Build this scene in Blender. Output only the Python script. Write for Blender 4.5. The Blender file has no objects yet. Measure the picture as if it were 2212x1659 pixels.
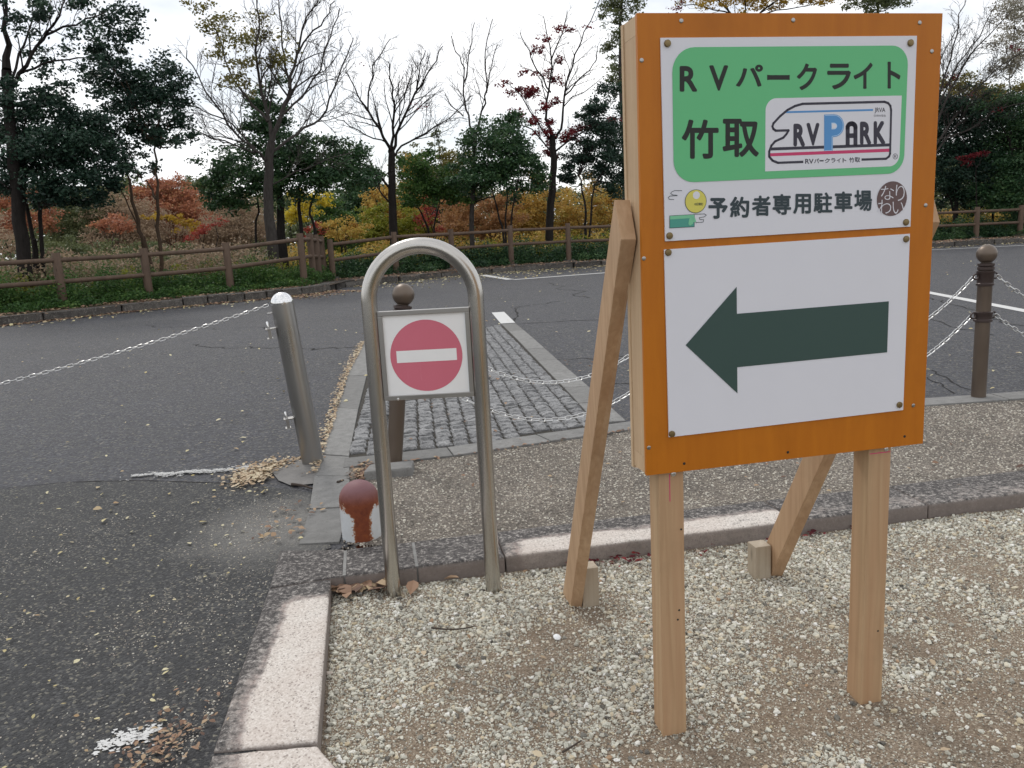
import bpy, bmesh, math, random
import numpy as np
from mathutils import Vector, Matrix
random.seed(11)
rng = np.random.default_rng(11)
scene = bpy.context.scene
COL = scene.collection
# ------------------------------------------------------------------ camera
EYE = np.array([0.0, 0.0, 1.30])
FPX, CX, CY = 1725.5, 1106.0, 829.5          # photograph measured at 2212 x 1659
R = np.array([[0.998609249, -0.0527216063, 0.0],
              [-0.00986850186, -0.186921035, 0.982325373],
              [-0.0517897716, -0.980959203, -0.187181358]])
camd = bpy.data.cameras.new('camera')
camd.lens = 28.08
camd.sensor_width = 36.0
camd.clip_end = 2000.0
camd.clip_start = 0.05
cam = bpy.data.objects.new('camera', camd)
COL.objects.link(cam)
M4 = Matrix.Identity(4)
for i in range(3):
    M4[i][0] = R[i, 0]; M4[i][1] = -R[i, 1]; M4[i][2] = -R[i, 2]; M4[i][3] = EYE[i]
cam.matrix_world = M4
scene.camera = cam
# ------------------------------------------------------------------ sky, sun, exposure
SUN_EL, SUN_AZ = math.radians(48), math.radians(-28)    # azimuth from +Y, towards +X
world = bpy.data.worlds.new('World')
scene.world = world
world.use_nodes = True
wn, wl = world.node_tree.nodes, world.node_tree.links
wn.clear()
wo = wn.new('ShaderNodeOutputWorld'); bg = wn.new('ShaderNodeBackground')
sky = wn.new('ShaderNodeTexSky'); sky.sky_type = 'NISHITA'; sky.sun_disc = False
sky.sun_elevation = SUN_EL; sky.sun_rotation = SUN_AZ
tc = wn.new('ShaderNodeTexCoord'); mp = wn.new('ShaderNodeMapping')
mp.inputs['Scale'].default_value = (1.0, 1.0, 2.4)
nz = wn.new('ShaderNodeTexNoise'); nz.inputs['Scale'].default_value = 3.1
nz.inputs['Detail'].default_value = 7; nz.inputs['Roughness'].default_value = 0.55
rp = wn.new('ShaderNodeValToRGB')
rp.color_ramp.elements[0].position = 0.38; rp.color_ramp.elements[0].color = (0.55, 0.55, 0.55, 1)
rp.color_ramp.elements[1].position = 0.58; rp.color_ramp.elements[1].color = (1, 1, 1, 1)
n2 = wn.new('ShaderNodeTexNoise'); n2.inputs['Scale'].default_value = 5.0; n2.inputs['Detail'].default_value = 5
r2 = wn.new('ShaderNodeValToRGB')
r2.color_ramp.elements[0].position = 0.35; r2.color_ramp.elements[0].color = (11.6, 11.8, 12.2, 1)
r2.color_ramp.elements[1].position = 0.6; r2.color_ramp.elements[1].color = (14.5, 14.5, 14.5, 1)
mx = wn.new('ShaderNodeMix'); mx.data_type = 'RGBA'
wl.new(tc.outputs['Generated'], mp.inputs['Vector'])
wl.new(mp.outputs[0], nz.inputs['Vector']); wl.new(mp.outputs[0], n2.inputs['Vector'])
wl.new(nz.outputs[0], rp.inputs[0]); wl.new(n2.outputs[0], r2.inputs[0])
wl.new(rp.outputs[0], mx.inputs[0]); wl.new(sky.outputs[0], mx.inputs[6]); wl.new(r2.outputs[0], mx.inputs[7])
wl.new(mx.outputs[2], bg.inputs['Color']); bg.inputs['Strength'].default_value = 0.095
wl.new(bg.outputs[0], wo.inputs['Surface'])
sund = bpy.data.lights.new('sun', 'SUN')
sund.energy = 1.15; sund.angle = math.radians(12); sund.color = (1.0, 0.96, 0.9)
sun = bpy.data.objects.new('sun', sund); COL.objects.link(sun)
sd = Vector((math.sin(SUN_AZ) * math.cos(SUN_EL), math.cos(SUN_AZ) * math.cos(SUN_EL), math.sin(SUN_EL)))
sun.rotation_euler = sd.to_track_quat('Z', 'Y').to_euler()
sun.location = sd * 60
scene.view_settings.view_transform = 'Standard'
scene.view_settings.look = 'None'
scene.view_settings.exposure = 0.0
scene.view_settings.gamma = 1.0
scene.view_settings.use_curve_mapping = False
try:
    scene.cycles.max_bounces = 6; scene.cycles.transparent_max_bounces = 6
except Exception:
    pass

# ------------------------------------------------------------------ measuring helpers
def ray(px, py):
    return R @ np.array([px - CX, py - CY, FPX])
def gp(px, py, z=0.055):
    d = ray(px, py); return EYE + d * ((z - EYE[2]) / d[2])
def at(px, py, Y):
    d = ray(px, py); return EYE + d * (Y / d[1])
ZA = 0.055      # asphalt level; the gravel yard is z = 0

# ------------------------------------------------------------------ object helpers
def tag(o, label=None, cat=None, group=None, kind=None):
    if label: o['label'] = label
    if cat: o['category'] = cat
    if group: o['group'] = group
    if kind: o['kind'] = kind
    return o
def empty(name, loc=(0, 0, 0), rz=0.0, **k):
    o = bpy.data.objects.new(name, None); COL.objects.link(o)
    o.location = loc; o.rotation_euler = (0, 0, rz); o.empty_display_size = 0.1
    return tag(o, **k)
def put(name, me, parent=None, mat=None, loc=None, **k):
    o = bpy.data.objects.new(name, me); COL.objects.link(o)
    if parent is not None: o.parent = parent
    if mat is not None and not me.materials: me.materials.append(mat)
    if loc is not None: o.location = loc
    return tag(o, **k)
class MB:
    """collects geometry and builds ONE mesh object"""
    def __init__(s): s.v = []; s.f = []
    def add(s, vs, fs):
        b = len(s.v); s.v += [tuple(map(float, p)) for p in vs]; s.f += [tuple(b + i for i in f) for f in fs]
    def box(s, a, b):
        x0, y0, z0 = a; x1, y1, z1 = b
        s.hexa([(x0, y0, z0), (x1, y0, z0), (x1, y1, z0), (x0, y1, z0), (x0, y0, z1), (x1, y0, z1), (x1, y1, z1), (x0, y1, z1)])
    def hexa(s, p):
        s.add(p, [(3, 2, 1, 0), (4, 5, 6, 7), (0, 1, 5, 4), (1, 2, 6, 5), (2, 3, 7, 6), (3, 0, 4, 7)])
    def poly(s, pts): s.add(pts, [tuple(range(len(pts)))])
    def prism(s, pts, z0, z1):
        n = len(pts)
        s.add([(x, y, z0) for x, y in pts] + [(x, y, z1) for x, y in pts],
              [tuple(range(n - 1, -1, -1)), tuple(range(n, 2 * n))] + [(i, (i + 1) % n, n + (i + 1) % n, n + i) for i in range(n)])
    def tube(s, pts, rad, n=8, caps=True, closed=False):
        pts = [np.asarray(p, float) for p in pts]; m = len(pts)
        if not hasattr(rad, '__len__'): rad = [rad] * m
        t0 = pts[1] - pts[0]
        a = np.array([0, 0, 1.0]) if abs(t0[2]) < .9 * np.linalg.norm(t0) else np.array([1.0, 0, 0])
        vs = []; prev = None
        for i in range(m):
            if closed: t = pts[(i + 1) % m] - pts[i - 1]
            else: t = pts[min(i + 1, m - 1)] - pts[max(i - 1, 0)]
            t = t / (np.linalg.norm(t) + 1e-9)
            u = np.cross(t, a) if prev is None else prev - t * prev.dot(t)
            u = u / (np.linalg.norm(u) + 1e-9); prev = u; w = np.cross(t, u)
            for k in range(n):
                c = 2 * math.pi * k / n
                vs.append(pts[i] + rad[i] * (u * math.cos(c) + w * math.sin(c)))
        fs = [(i * n + k, i * n + (k + 1) % n, (i + 1) * n + (k + 1) % n, (i + 1) * n + k) for i in range(m - 1) for k in range(n)]
        if closed: fs += [((m - 1) * n + k, (m - 1) * n + (k + 1) % n, (k + 1) % n, k) for k in range(n)]
        elif caps: fs += [tuple(range(n - 1, -1, -1)), tuple(range((m - 1) * n, m * n))]
        s.add(vs, fs)
    def lathe(s, prof, n=24, o=(0, 0, 0)):
        m = len(prof)
        vs = [(o[0] + r * math.cos(2 * math.pi * k / n), o[1] + r * math.sin(2 * math.pi * k / n), o[2] + z) for r, z in prof for k in range(n)]
        fs = [(i * n + k, i * n + (k + 1) % n, (i + 1) * n + (k + 1) % n, (i + 1) * n + k) for i in range(m - 1) for k in range(n)]
        fs += [tuple(range(n - 1, -1, -1)), tuple(range((m - 1) * n, m * n))]
        s.add(vs, fs)
    def mesh(s, name, smooth=False):
        me = bpy.data.meshes.new(name); me.from_pydata(s.v, [], s.f); me.update()
        if smooth:
            me.polygons.foreach_set('use_smooth', [True] * len(me.polygons))
            try: me.set_sharp_from_angle(angle=math.radians(40))
            except Exception: pass
        return me
    def build(s, name, mat, parent=None, smooth=False, bevel=0.0, **k):
        me = s.mesh(name, smooth)
        if bevel: bevel_mesh(me, bevel)
        return put(name, me, parent, mat, **k)
def bevel_mesh(me, w, seg=2):
    bm = bmesh.new(); bm.from_mesh(me)
    bmesh.ops.bevel(bm, geom=[e for e in bm.edges if e.calc_face_angle(0) > .6], offset=w, segments=seg, affect='EDGES', profile=.6)
    bm.to_mesh(me); bm.free(); me.update()
def npmesh(name, v, f, tint=None, smooth=False):
    """v (n,3), f (m,k) arrays -> mesh"""
    me = bpy.data.meshes.new(name); v = np.ascontiguousarray(v, np.float32); f = np.ascontiguousarray(f, np.int32)
    m, k = f.shape
    me.vertices.add(len(v)); me.vertices.foreach_set('co', v.ravel())
    me.loops.add(m * k); me.loops.foreach_set('vertex_index', f.ravel())
    me.polygons.add(m); me.polygons.foreach_set('loop_start', np.arange(0, m * k, k, dtype=np.int32))
    if smooth: me.polygons.foreach_set('use_smooth', np.ones(m, bool))
    me.update(calc_edges=True)
    if tint is not None:
        a = me.attributes.new('tint', 'FLOAT', 'POINT'); a.data.foreach_set('value', np.ascontiguousarray(tint, np.float32))
    return me
# ------------------------------------------------------------------ materials
class NT:
    def __init__(s, name):
        s.m = bpy.data.materials.new(name); s.m.use_nodes = True
        s.n = s.m.node_tree.nodes; s.l = s.m.node_tree.links
        s.b = s.n['Principled BSDF']; s._tc = None
    def tc(s, kind='Object'):
        if s._tc is None: s._tc = s.n.new('ShaderNodeTexCoord')
        return s._tc.outputs[kind]
    def pos(s): return s.n.new('ShaderNodeNewGeometry').outputs['Position']
    def map(s, vec, scale):
        m = s.n.new('ShaderNodeMapping'); m.inputs['Scale'].default_value = scale; s.l.new(vec, m.inputs['Vector']); return m.outputs[0]
    def noise(s, vec, scale, detail=4, rough=.55, dist=0):
        t = s.n.new('ShaderNodeTexNoise'); t.inputs['Scale'].default_value = scale; t.inputs['Detail'].default_value = detail
        t.inputs['Roughness'].default_value = rough; t.inputs['Distortion'].default_value = dist
        s.l.new(vec, t.inputs['Vector']); return t.outputs['Fac']
    def voro(s, vec, scale, feature='F1', rnd=1.0):
        t = s.n.new('ShaderNodeTexVoronoi'); t.feature = feature; t.inputs['Scale'].default_value = scale
        t.inputs['Randomness'].default_value = rnd; s.l.new(vec, t.inputs['Vector']); return t
    def ramp(s, fac, stops, interp='LINEAR'):
        r = s.n.new('ShaderNodeValToRGB'); e = r.color_ramp.elements; r.color_ramp.interpolation = interp
        while len(e) < len(stops): e.new(.5)
        for el, (p, c) in zip(e, stops):
            el.position = p; el.color = (c, c, c, 1) if not hasattr(c, '__len__') else (*c[:3], 1)
        s.l.new(fac, r.inputs[0]); return r.outputs[0]
    def mix(s, fac, a, b, mode='MIX'):
        m = s.n.new('ShaderNodeMix'); m.data_type = 'RGBA'; m.blend_type = mode
        for sock, v in ((m.inputs[0], fac), (m.inputs[6], a), (m.inputs[7], b)):
            if isinstance(v, bpy.types.NodeSocket): s.l.new(v, sock)
            elif hasattr(v, '__len__'): sock.default_value = (*v[:3], 1)
            else: sock.default_value = v
        return m.outputs[2]
    def math(s, op, a, b=0.0):
        m = s.n.new('ShaderNodeMath'); m.operation = op
        for sock, v in ((m.inputs[0], a), (m.inputs[1], b)):
            if isinstance(v, bpy.types.NodeSocket): s.l.new(v, sock)
            else: sock.default_value = v
        return m.outputs[0]
    def attr(s, name, typ='GEOMETRY'):
        a = s.n.new('ShaderNodeAttribute'); a.attribute_name = name; a.attribute_type = typ; return a
    def sep(s, vec):
        x = s.n.new('ShaderNodeSeparateXYZ'); s.l.new(vec, x.inputs[0]); return x.outputs
    def obrand(s): return s.n.new('ShaderNodeObjectInfo').outputs['Random']
    def bump(s, h, strength=.3, dist=.01):
        b = s.n.new('ShaderNodeBump'); b.inputs['Strength'].default_value = strength; b.inputs['Distance'].default_value = dist
        s.l.new(h, b.inputs['Height']); s.l.new(b.outputs[0], s.b.inputs['Normal'])
    def out(s, col, rough=.8, metal=0.0, spec=None):
        for sock, v in ((s.b.inputs['Base Color'], col), (s.b.inputs['Roughness'], rough), (s.b.inputs['Metallic'], metal)):
            if isinstance(v, bpy.types.NodeSocket): s.l.new(v, sock)
            elif hasattr(v, '__len__'): sock.default_value = (*v[:3], 1)
            else: sock.default_value = v
        if spec is not None: s.b.inputs['Specular IOR Level'].default_value = spec
        return s.m
def flat(name, col, rough=.6, var=.06, spec=.3):
    t = NT(name); n = t.noise(t.tc(), 14, 5)
    c = t.mix(n, [x * (1 - var) for x in col], [min(1, x * (1 + var)) for x in col])
    return t.out(c, rough, 0, spec)
def m_asphalt(name, base, pale, fleck, scale, worn=0.0):
    t = NT(name); p = t.pos()
    v = t.voro(p, scale); c = t.ramp(t.sep(v.outputs['Color'])[0], [(0, [x * .4 for x in base]), (.45, base), (.75, [x * 1.7 for x in base]), (.9, pale), (1, fleck)])
    big = t.noise(p, .55, 6, .6); c = t.mix(t.ramp(big, [(.3, .0), (.7, .34)]), c, [x * 1.9 for x in base])
    mid = t.noise(p, 4.5, 6, .65); c = t.mix(t.ramp(mid, [(.42, .45), (.62, 0)]), c, [x * .5 for x in base])
    fine = t.noise(p, 260, 3, .7); c = t.mix(.35, c, t.ramp(fine, [(.3, 0.0), (.7, .17)]), 'OVERLAY')
    if worn:
        w = t.noise(p, 2.3, 5, .6)
        x, y, z = t.sep(p)
        # pale washed sand lying along the edging next to the rusty bollard
        d = t.n.new('ShaderNodeVectorMath'); d.operation = 'DISTANCE'; t.l.new(p, d.inputs[0]); d.inputs[1].default_value = (-1.0, 3.42, .06)
        k = t.math('SUBTRACT', t.math('ADD', t.ramp(d.outputs['Value'], [(.0, 1), (.75, 0)]), t.math('MULTIPLY', w, .7)), .55)
        k2 = t.math('SUBTRACT', t.math('ADD', t.math('MULTIPLY', k, 1.2), t.math('MULTIPLY', fine, .8)), .4)
        c = t.mix(t.ramp(k2, [(.15, 0), (.7, worn)]), c, (.27, .26, .24))
    h = t.math('ADD', t.math('MULTIPLY', t.ramp(v.outputs['Distance'], [(0, 1), (.7, 0)]), 1.0), fine)
    t.bump(h, .9, .006)
    return t.out(c, t.ramp(mid, [(.3, .6), (.7, .8)]), 0, .4)
def m_pebble(name, stops, scale, dirt, moss=0):
    t = NT(name); p = t.pos()
    wob = t.n.new('ShaderNodeTexNoise'); wob.inputs['Scale'].default_value = scale * .6; t.l.new(p, wob.inputs['Vector'])
    pv = t.n.new('ShaderNodeVectorMath'); pv.operation = 'MULTIPLY_ADD'; t.l.new(wob.outputs['Color'], pv.inputs[0])
    pv.inputs[1].default_value = (.006, .006, .006); t.l.new(p, pv.inputs[2])
    v = t.voro(pv.outputs[0], scale); c = t.ramp(t.sep(v.outputs['Color'])[0], stops)
    gap = t.ramp(v.outputs['Distance'], [(.32, 0), (.62, 1)])
    c = t.mix(gap, c, dirt)
    b = t.noise(p, 1.3, 6, .65); c = t.mix(t.ramp(b, [(.42, .55), (.62, 0)]), c, [x * .62 for x in dirt])
    b2 = t.noise(p, 9, 4, .6); c = t.mix(t.ramp(b2, [(.5, 0), (.75, .3)]), c, (.30, .26, .2))
    t.bump(t.ramp(v.outputs['Distance'], [(0, 1), (.3, .85), (.62, 0)]), .9, .006)
    return t.out(c, .85, 0, .3)
def m_granite():
    t = NT('granite'); p = t.pos()
    sp = t.voro(p, 210); c = t.ramp(t.sep(sp.outputs['Color'])[1], [(0, (.22, .20, .185)), (.05, (.34, .30, .27)), (.12, (.49, .445, .40)), (.6, (.585, .54, .495)), (1, (.69, .65, .605))])
    n = t.noise(p, 38, 6, .7); n3 = t.noise(p, 5, 4, .6)
    c = t.mix(t.ramp(n3, [(.35, .3), (.65, 0)]), c, (.46, .37, .32))
    st = t.attr('stain').outputs['Fac']
    k = t.math('ADD', st, t.math('ADD', t.math('MULTIPLY', t.math('SUBTRACT', n, .5), 1.5), t.math('MULTIPLY', t.math('SUBTRACT', n3, .5), .9)))
    f = t.ramp(k, [(.2, 0), (.45, .6), (.7, 1)])
    dark = t.ramp(t.noise(p, 62, 6, .85), [(.36, (.03, .028, .028)), (.5, (.07, .064, .062)), (.56, (.18, .165, .155)), (.64, (.42, .40, .37))])
    brn = t.ramp(t.math('ADD', st, t.math('MULTIPLY', n3, .5)), [(.42, 0), (.62, .6), (.95, 0)])
    c = t.mix(brn, c, (.17, .115, .105)); c = t.mix(f, c, dark)
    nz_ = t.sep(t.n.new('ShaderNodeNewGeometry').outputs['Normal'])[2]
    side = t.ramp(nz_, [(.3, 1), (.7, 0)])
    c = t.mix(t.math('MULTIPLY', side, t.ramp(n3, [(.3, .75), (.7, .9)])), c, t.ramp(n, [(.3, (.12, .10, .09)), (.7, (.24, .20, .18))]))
    t.bump(t.math('ADD', n, t.noise(p, 300, 2)), .35, .004)
    return t.out(c, .82, 0, .3)
def m_stone(name, a, b, spots=None, scale=30):
    t = NT(name); p = t.pos(); r = t.obrand()
    n = t.noise(p, scale, 7, .7); c = t.mix(t.ramp(n, [(.3, 0), (.7, 1)]), a, b)
    c = t.mix(t.math('MULTIPLY', r, .45), c, [x * .55 for x in a])
    if spots: c = t.mix(t.ramp(t.noise(p, scale * 4, 4, .7), [(.56, 0), (.66, .8)]), c, spots)
    t.bump(t.math('ADD', n, t.math('MULTIPLY', t.noise(p, scale * 5, 3), .5)), .7, .01)
    return t.out(c, .85, 0, .3)
def m_wood(name, a, b, knot, scale=(60, 60, 2.2), dirt=True, rough=.7):
    t = NT(name); o = t.tc(); r = t.obrand()
    sh = t.n.new('ShaderNodeVectorMath'); sh.operation = 'ADD'; cmb = t.n.new('ShaderNodeCombineXYZ')
    t.l.new(t.math('MULTIPLY', r, 7), cmb.inputs[0]); t.l.new(t.math('MULTIPLY', r, 3), cmb.inputs[2])
    t.l.new(o, sh.inputs[0]); t.l.new(cmb.outputs[0], sh.inputs[1]); o2 = sh.outputs[0]
    g = t.noise(t.map(o2, scale), 1.0, 5, .6, .6)
    c = t.mix(t.ramp(g, [(.3, 0), (.66, 1)]), b, a)
    l = t.noise(t.map(o2, [x * .12 for x in scale]), 1.6, 3); c = t.mix(t.ramp(l, [(.35, .4), (.6, 0)]), c, knot)
    k = t.voro(t.map(o2, (7, 7, 2.2)), 1.0); c = t.mix(t.ramp(k.outputs['Distance'], [(.02, .85), (.085, 0)]), c, [x * .4 for x in knot])
    if dirt: c = t.mix(t.ramp(t.noise(o2, 5, 5, .65), [(.5, 0), (.75, .25)]), c, [x * .55 for x in b])
    t.bump(g, .25, .002)
    return t.out(c, rough, 0, .3)
def m_steel(name, a, b, r0, r1, metal=1.0):
    t = NT(name); o = t.tc(); n = t.noise(t.map(o, (3, 3, 1.2)), 1.6, 3, .5); f = t.noise(t.map(o, (260, 260, 30)), 1, 3, .6)
    c = t.mix(t.ramp(n, [(.25, 0), (.75, 1)]), a, b)
    return t.out(c, t.ramp(n, [(.3, r0), (.7, r1)]), metal)
def m_leaf(name, cols, trans=.35, rough=.55):
    t = NT(name); a = t.attr('tint').outputs['Fac']; n = len(cols)
    c = t.ramp(a, [(i / max(1, n - 1), col) for i, col in enumerate(cols)])
    m = t.out(c, rough, 0, .3)
    tr = t.n.new('ShaderNodeBsdfTranslucent'); t.l.new(c, tr.inputs['Color'])
    mixs = t.n.new('ShaderNodeMixShader'); mixs.inputs[0].default_value = trans
    t.l.new(t.b.outputs[0], mixs.inputs[1]); t.l.new(tr.outputs[0], mixs.inputs[2])
    t.l.new(mixs.outputs[0], t.n['Material Output'].inputs['Surface'])
    return m
def m_bark(name, a, b):
    t = NT(name); p = t.pos(); n = t.noise(t.map(p, (9, 9, 2.5)), 2, 6, .7)
    t.bump(n, .8, .03)
    return t.out(t.mix(t.ramp(n, [(.3, 0), (.7, 1)]), a, b), .9, 0, .2)
ASPH = m_asphalt('asphalt_old', (.068, .069, .080), (.18, .18, .182), (.33, .30, .22), 70)
ASPHN = m_asphalt('asphalt_coarse', (.052, .053, .056), (.20, .195, .18), (.40, .37, .28), 120, worn=.6)
CONC = m_stone('concrete', (.18, .178, .172), (.29, .285, .275), (.12, .12, .11), 16)
CONCD = m_stone('footing_concrete', (.15, .145, .14), (.22, .21, .20), None, 12)
GRAN = m_granite()
SETT = m_stone('sett_granite', (.13, .13, .135), (.38, .38, .38), (.54, .54, .53), 42)
GROUT = m_stone('sett_joint_earth', (.035, .032, .028), (.085, .075, .06), None, 40)
KERBF = m_stone('kerb_rough_stone', (.055, .05, .046), (.15, .138, .125), (.24, .225, .2), 9)
PEBB = m_pebble('exposed_pebbles', [(0, (.12, .105, .09)), (.4, (.27, .24, .205)), (.75, (.40, .36, .305)), (.92, (.56, .52, .44)), (1, (.7, .67, .6))], 95, (.15, .13, .11))
EARTH = m_stone('bed_earth', (.05, .037, .026), (.10, .072, .05), (.17, .12, .08), 7)
TERR = m_stone('far_ground', (.075, .065, .03), (.13, .10, .045), None, .6)
PAINT = None
def m_paint():
    t = NT('road_paint'); p = t.pos(); n = t.noise(p, 55, 6, .7); n2 = t.noise(p, 5, 4)
    return t.out(t.mix(t.ramp(t.math('ADD', n, t.math('MULTIPLY', n2, .5)), [(.5, 0), (.62, .75)]), (.74, .74, .73), (.50, .50, .49)), .7)
PAINT = m_paint()
WOODP = m_wood('pine_post', (.49, .345, .205), (.38, .25, .14), (.38, .19, .10))
WOODB = m_wood('cedar_brace', (.53, .36, .225), (.42, .27, .155), (.33, .19, .105))
WOODE = m_wood('plywood_edge', (.58, .43, .275), (.50, .35, .215), (.4, .25, .14), (12, 150, 4))
WOODS = m_wood('stake_wood', (.45, .385, .30), (.36, .30, .225), (.25, .19, .13))
ORNG = m_wood('orange_stained_plywood', (.50, .162, .009), (.44, .135, .007), (.40, .12, .006), (30, 30, 3), True, .45)
LOG = m_wood('fence_log', (.135, .091, .064), (.095, .063, .045), (.06, .04, .03), (14, 14, 3))
STEEL = m_steel('brushed_steel', (.54, .525, .50), (.45, .43, .40), .2, .3)
STEELD = m_steel('dull_steel', (.44, .43, .415), (.31, .30, .29), .26, .45)
CHROME = m_steel('bright_steel', (.80, .80, .80), (.70, .70, .70), .12, .26)
GALV = m_steel('galvanised_chain', (.72, .72, .72), (.55, .55, .54), .25, .42)
BRONZE = m_steel('brown_bollard_coating', (.105, .078, .062), (.17, .135, .105), .28, .5, .55)
BRONZED = m_steel('dark_band_coating', (.045, .03, .028), (.075, .055, .05), .35, .6, .4)
BRASS = m_steel('brass_pin', (.26, .19, .09), (.18, .135, .07), .35, .55, .8)
WHITE = flat('print_sheet_white', (.70, .70, .755), .45, .02)
PLATEW = flat('enamel_white', (.84, .85, .86), .35, .04)
GREEN = flat('print_green', (.135, .50, .225), .45, .02)
BLACK = flat('print_black', (.022, .024, .022), .45, .02)
INK = flat('print_slate', (.040, .058, .068), .45, .02)
NAVY = flat('print_navy', (.045, .042, .062), .45, .02)
BLUE = flat('print_blue', (.10, .29, .60), .45, .02)
LBLUE = flat('print_pale_blue', (.42, .62, .86), .45, .02)
CRIM = flat('print_crimson', (.58, .055, .16), .45, .02)
ARROWG = flat('print_dark_green', (.046, .082, .074), .45, .02)
YELL = flat('print_yellow', (.66, .60, .13), .45, .02)
TEAL = flat('print_teal', (.08, .32, .26), .45, .02)
BROWNI = flat('print_brown', (.135, .088, .088), .45, .02)
LEAFG = flat('print_leaf_green', (.2, .55, .33), .45, .02)
def m_noentry():
    t = NT('faded_red_film'); o = t.tc(); n = t.noise(t.map(o, (60, 60, 5)), 1, 4, .7); n2 = t.noise(o, 6, 4)
    c = t.mix(n2, (.58, .135, .195), (.64, .17, .235)); x, y, z = t.sep(o)
    low = t.ramp(z, [(.80, 1), (.868, .6), (.88, 0)])
    return t.out(t.mix(t.math('MULTIPLY', t.ramp(n, [(.6, 0), (.74, .35)]), low), c, (.75, .42, .48)), .4)
REDF = m_noentry()
def m_rusty():
    t = NT('rusted_white_paint'); o = t.tc(); x, y, z = t.sep(o)
    ang = t.math('ARCTAN2', x, t.math('MULTIPLY', y, -1))          # 0 = towards the kerb
    n = t.noise(o, 26, 6, .7); nb = t.noise(t.map(o, (18, 18, 5)), 1, 5, .7); fine = t.noise(o, 120, 4, .7)
    wob = t.math('ADD', t.math('MULTIPLY', t.math('SUBTRACT', n, .5), 2.2), t.math('MULTIPLY', t.math('SUBTRACT', fine, .5), 1.8))
    top = t.ramp(t.math('ADD', z, t.math('MULTIPLY', wob, .06)), [(.146, 0), (.156, 1)])
    funnel = t.math('MULTIPLY', t.math('MAXIMUM', t.math('SUBTRACT', z, .112), 0.0), 9.0)
    run = t.math('ABSOLUTE', t.math('SUBTRACT', t.math('ADD', ang, t.math('MULTIPLY', t.math('SUBTRACT', nb, .5), .55)), .22))
    run = t.math('SUBTRACT', t.math('SUBTRACT', run, funnel), t.math('MULTIPLY', wob, .32))
    run = t.ramp(run, [(.42, 1), (.52, 0)])
    k = t.math('MAXIMUM', top, run)
    rust = t.ramp(t.math('ADD', t.math('MULTIPLY', n, .7), t.math('MULTIPLY', fine, .3)), [(.3, (.10, .022, .012)), (.55, (.20, .05, .018)), (.75, (.30, .095, .025))])
    dome = t.ramp(t.math('ADD', z, t.math('MULTIPLY', n, .05)), [(.19, 0), (.25, .85)])
    rust = t.mix(dome, rust, (.19, .10, .115))
    white = t.mix(t.ramp(t.noise(o, 9, 5, .7), [(.4, 0), (.75, .5)]), (.60, .62, .635), (.38, .37, .34))
    edge = t.ramp(t.math('ABSOLUTE', t.math('SUBTRACT', k, .5)), [(.25, 1), (.5, 0)])
    c = t.mix(k, white, rust); c = t.mix(t.math('MULTIPLY', edge, .8), c, (.36, .15, .04))
    t.bump(t.math('ADD', fine, t.math('MULTIPLY', k, .6)), .3, .004)
    return t.out(c, t.ramp(k, [(0, .4), (1, .62)]), 0, .35)
RUSTY = m_rusty()
# ------------------------------------------------------------------ ground sheets
def sheet(name, pts, z, mat, parent=None, **k):
    m = MB(); m.poly([(p[0], p[1], z) for p in pts]); o = m.build(name, mat, parent, **k)
    bm = bmesh.new(); bm.from_mesh(o.data); bmesh.ops.triangulate(bm, faces=bm.faces); bm.to_mesh(o.data); bm.free()
    if o.data.polygons[0].normal.z < 0: o.data.flip_normals()
    return o
sheet('ground', [(-600, -300), (600, -300), (600, 900), (-600, 900)], -.03, TERR, kind='structure')
KU = np.array([3.43, .60]); KU = KU / np.linalg.norm(KU); KN = np.array([-KU[1], KU[0]])   # along / across the near kerb
def kp(s, c): # point from the inner kerb corner, s along, c across (towards the car park)
    q = np.array([-.72, 2.80]) + KU * s + KN * c; return (q[0], q[1])
# far kerb line of the car park (foot of kerb)
FKL = [(-26, -3.0), (-16.5, 6.2), (-9.52, 15.0), (-8.55, 16.35), (-7.1, 17.6), (-5.75, 18.5), (-4.75, 19.55), (-4.45, 20.3)]
FKR = [(-4.35, 21.75), (-3.3, 22.7), (-1.7, 24.2), (.11, 25.3), (3.3, 26.1), (8, 26.5), (13.2, 26.6), (20, 26.8), (40, 27.0)]
sheet('asphalt', FKL + FKR + [(40, 5.5), (2.75, 5.16), (.75, 4.95), (-.60, 4.40), (-.6, 4.0), (-.62, 3.2), (-.9, 3.0), (-1.2, 1.0), (-1.9, -6), (-14, -6)], ZA, ASPH, kind='structure')
sheet('asphalt_apron', [(-9, 4.1), (-3.6, 4.22), (-2.84, 4.22), (-2.4, 4.30), (-2.1, 4.25), (-1.5, 4.10), (-1.32, 4.02), (-1.02, 3.86), (-.93, 3.5), (-.78, 3.12), (-.9, 3.0), (-.84, 2.7), (-.68, 1.75), (-.55, 1.2), (-.2, .6), (-.2, -3), (-9, -3)], ZA + .004, ASPHN, kind='structure')
bed = FKL[::-1] + [(-40, -3), (-200, 60), (-200, 330), (300, 330), (300, 27)] + FKR[::-1]
# the planted ground behind the kerbs: a raised bed, rolling away to the far trees
sheet('planting_bed', [(x, y) for x, y in bed], .215, EARTH, kind='structure')
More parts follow.
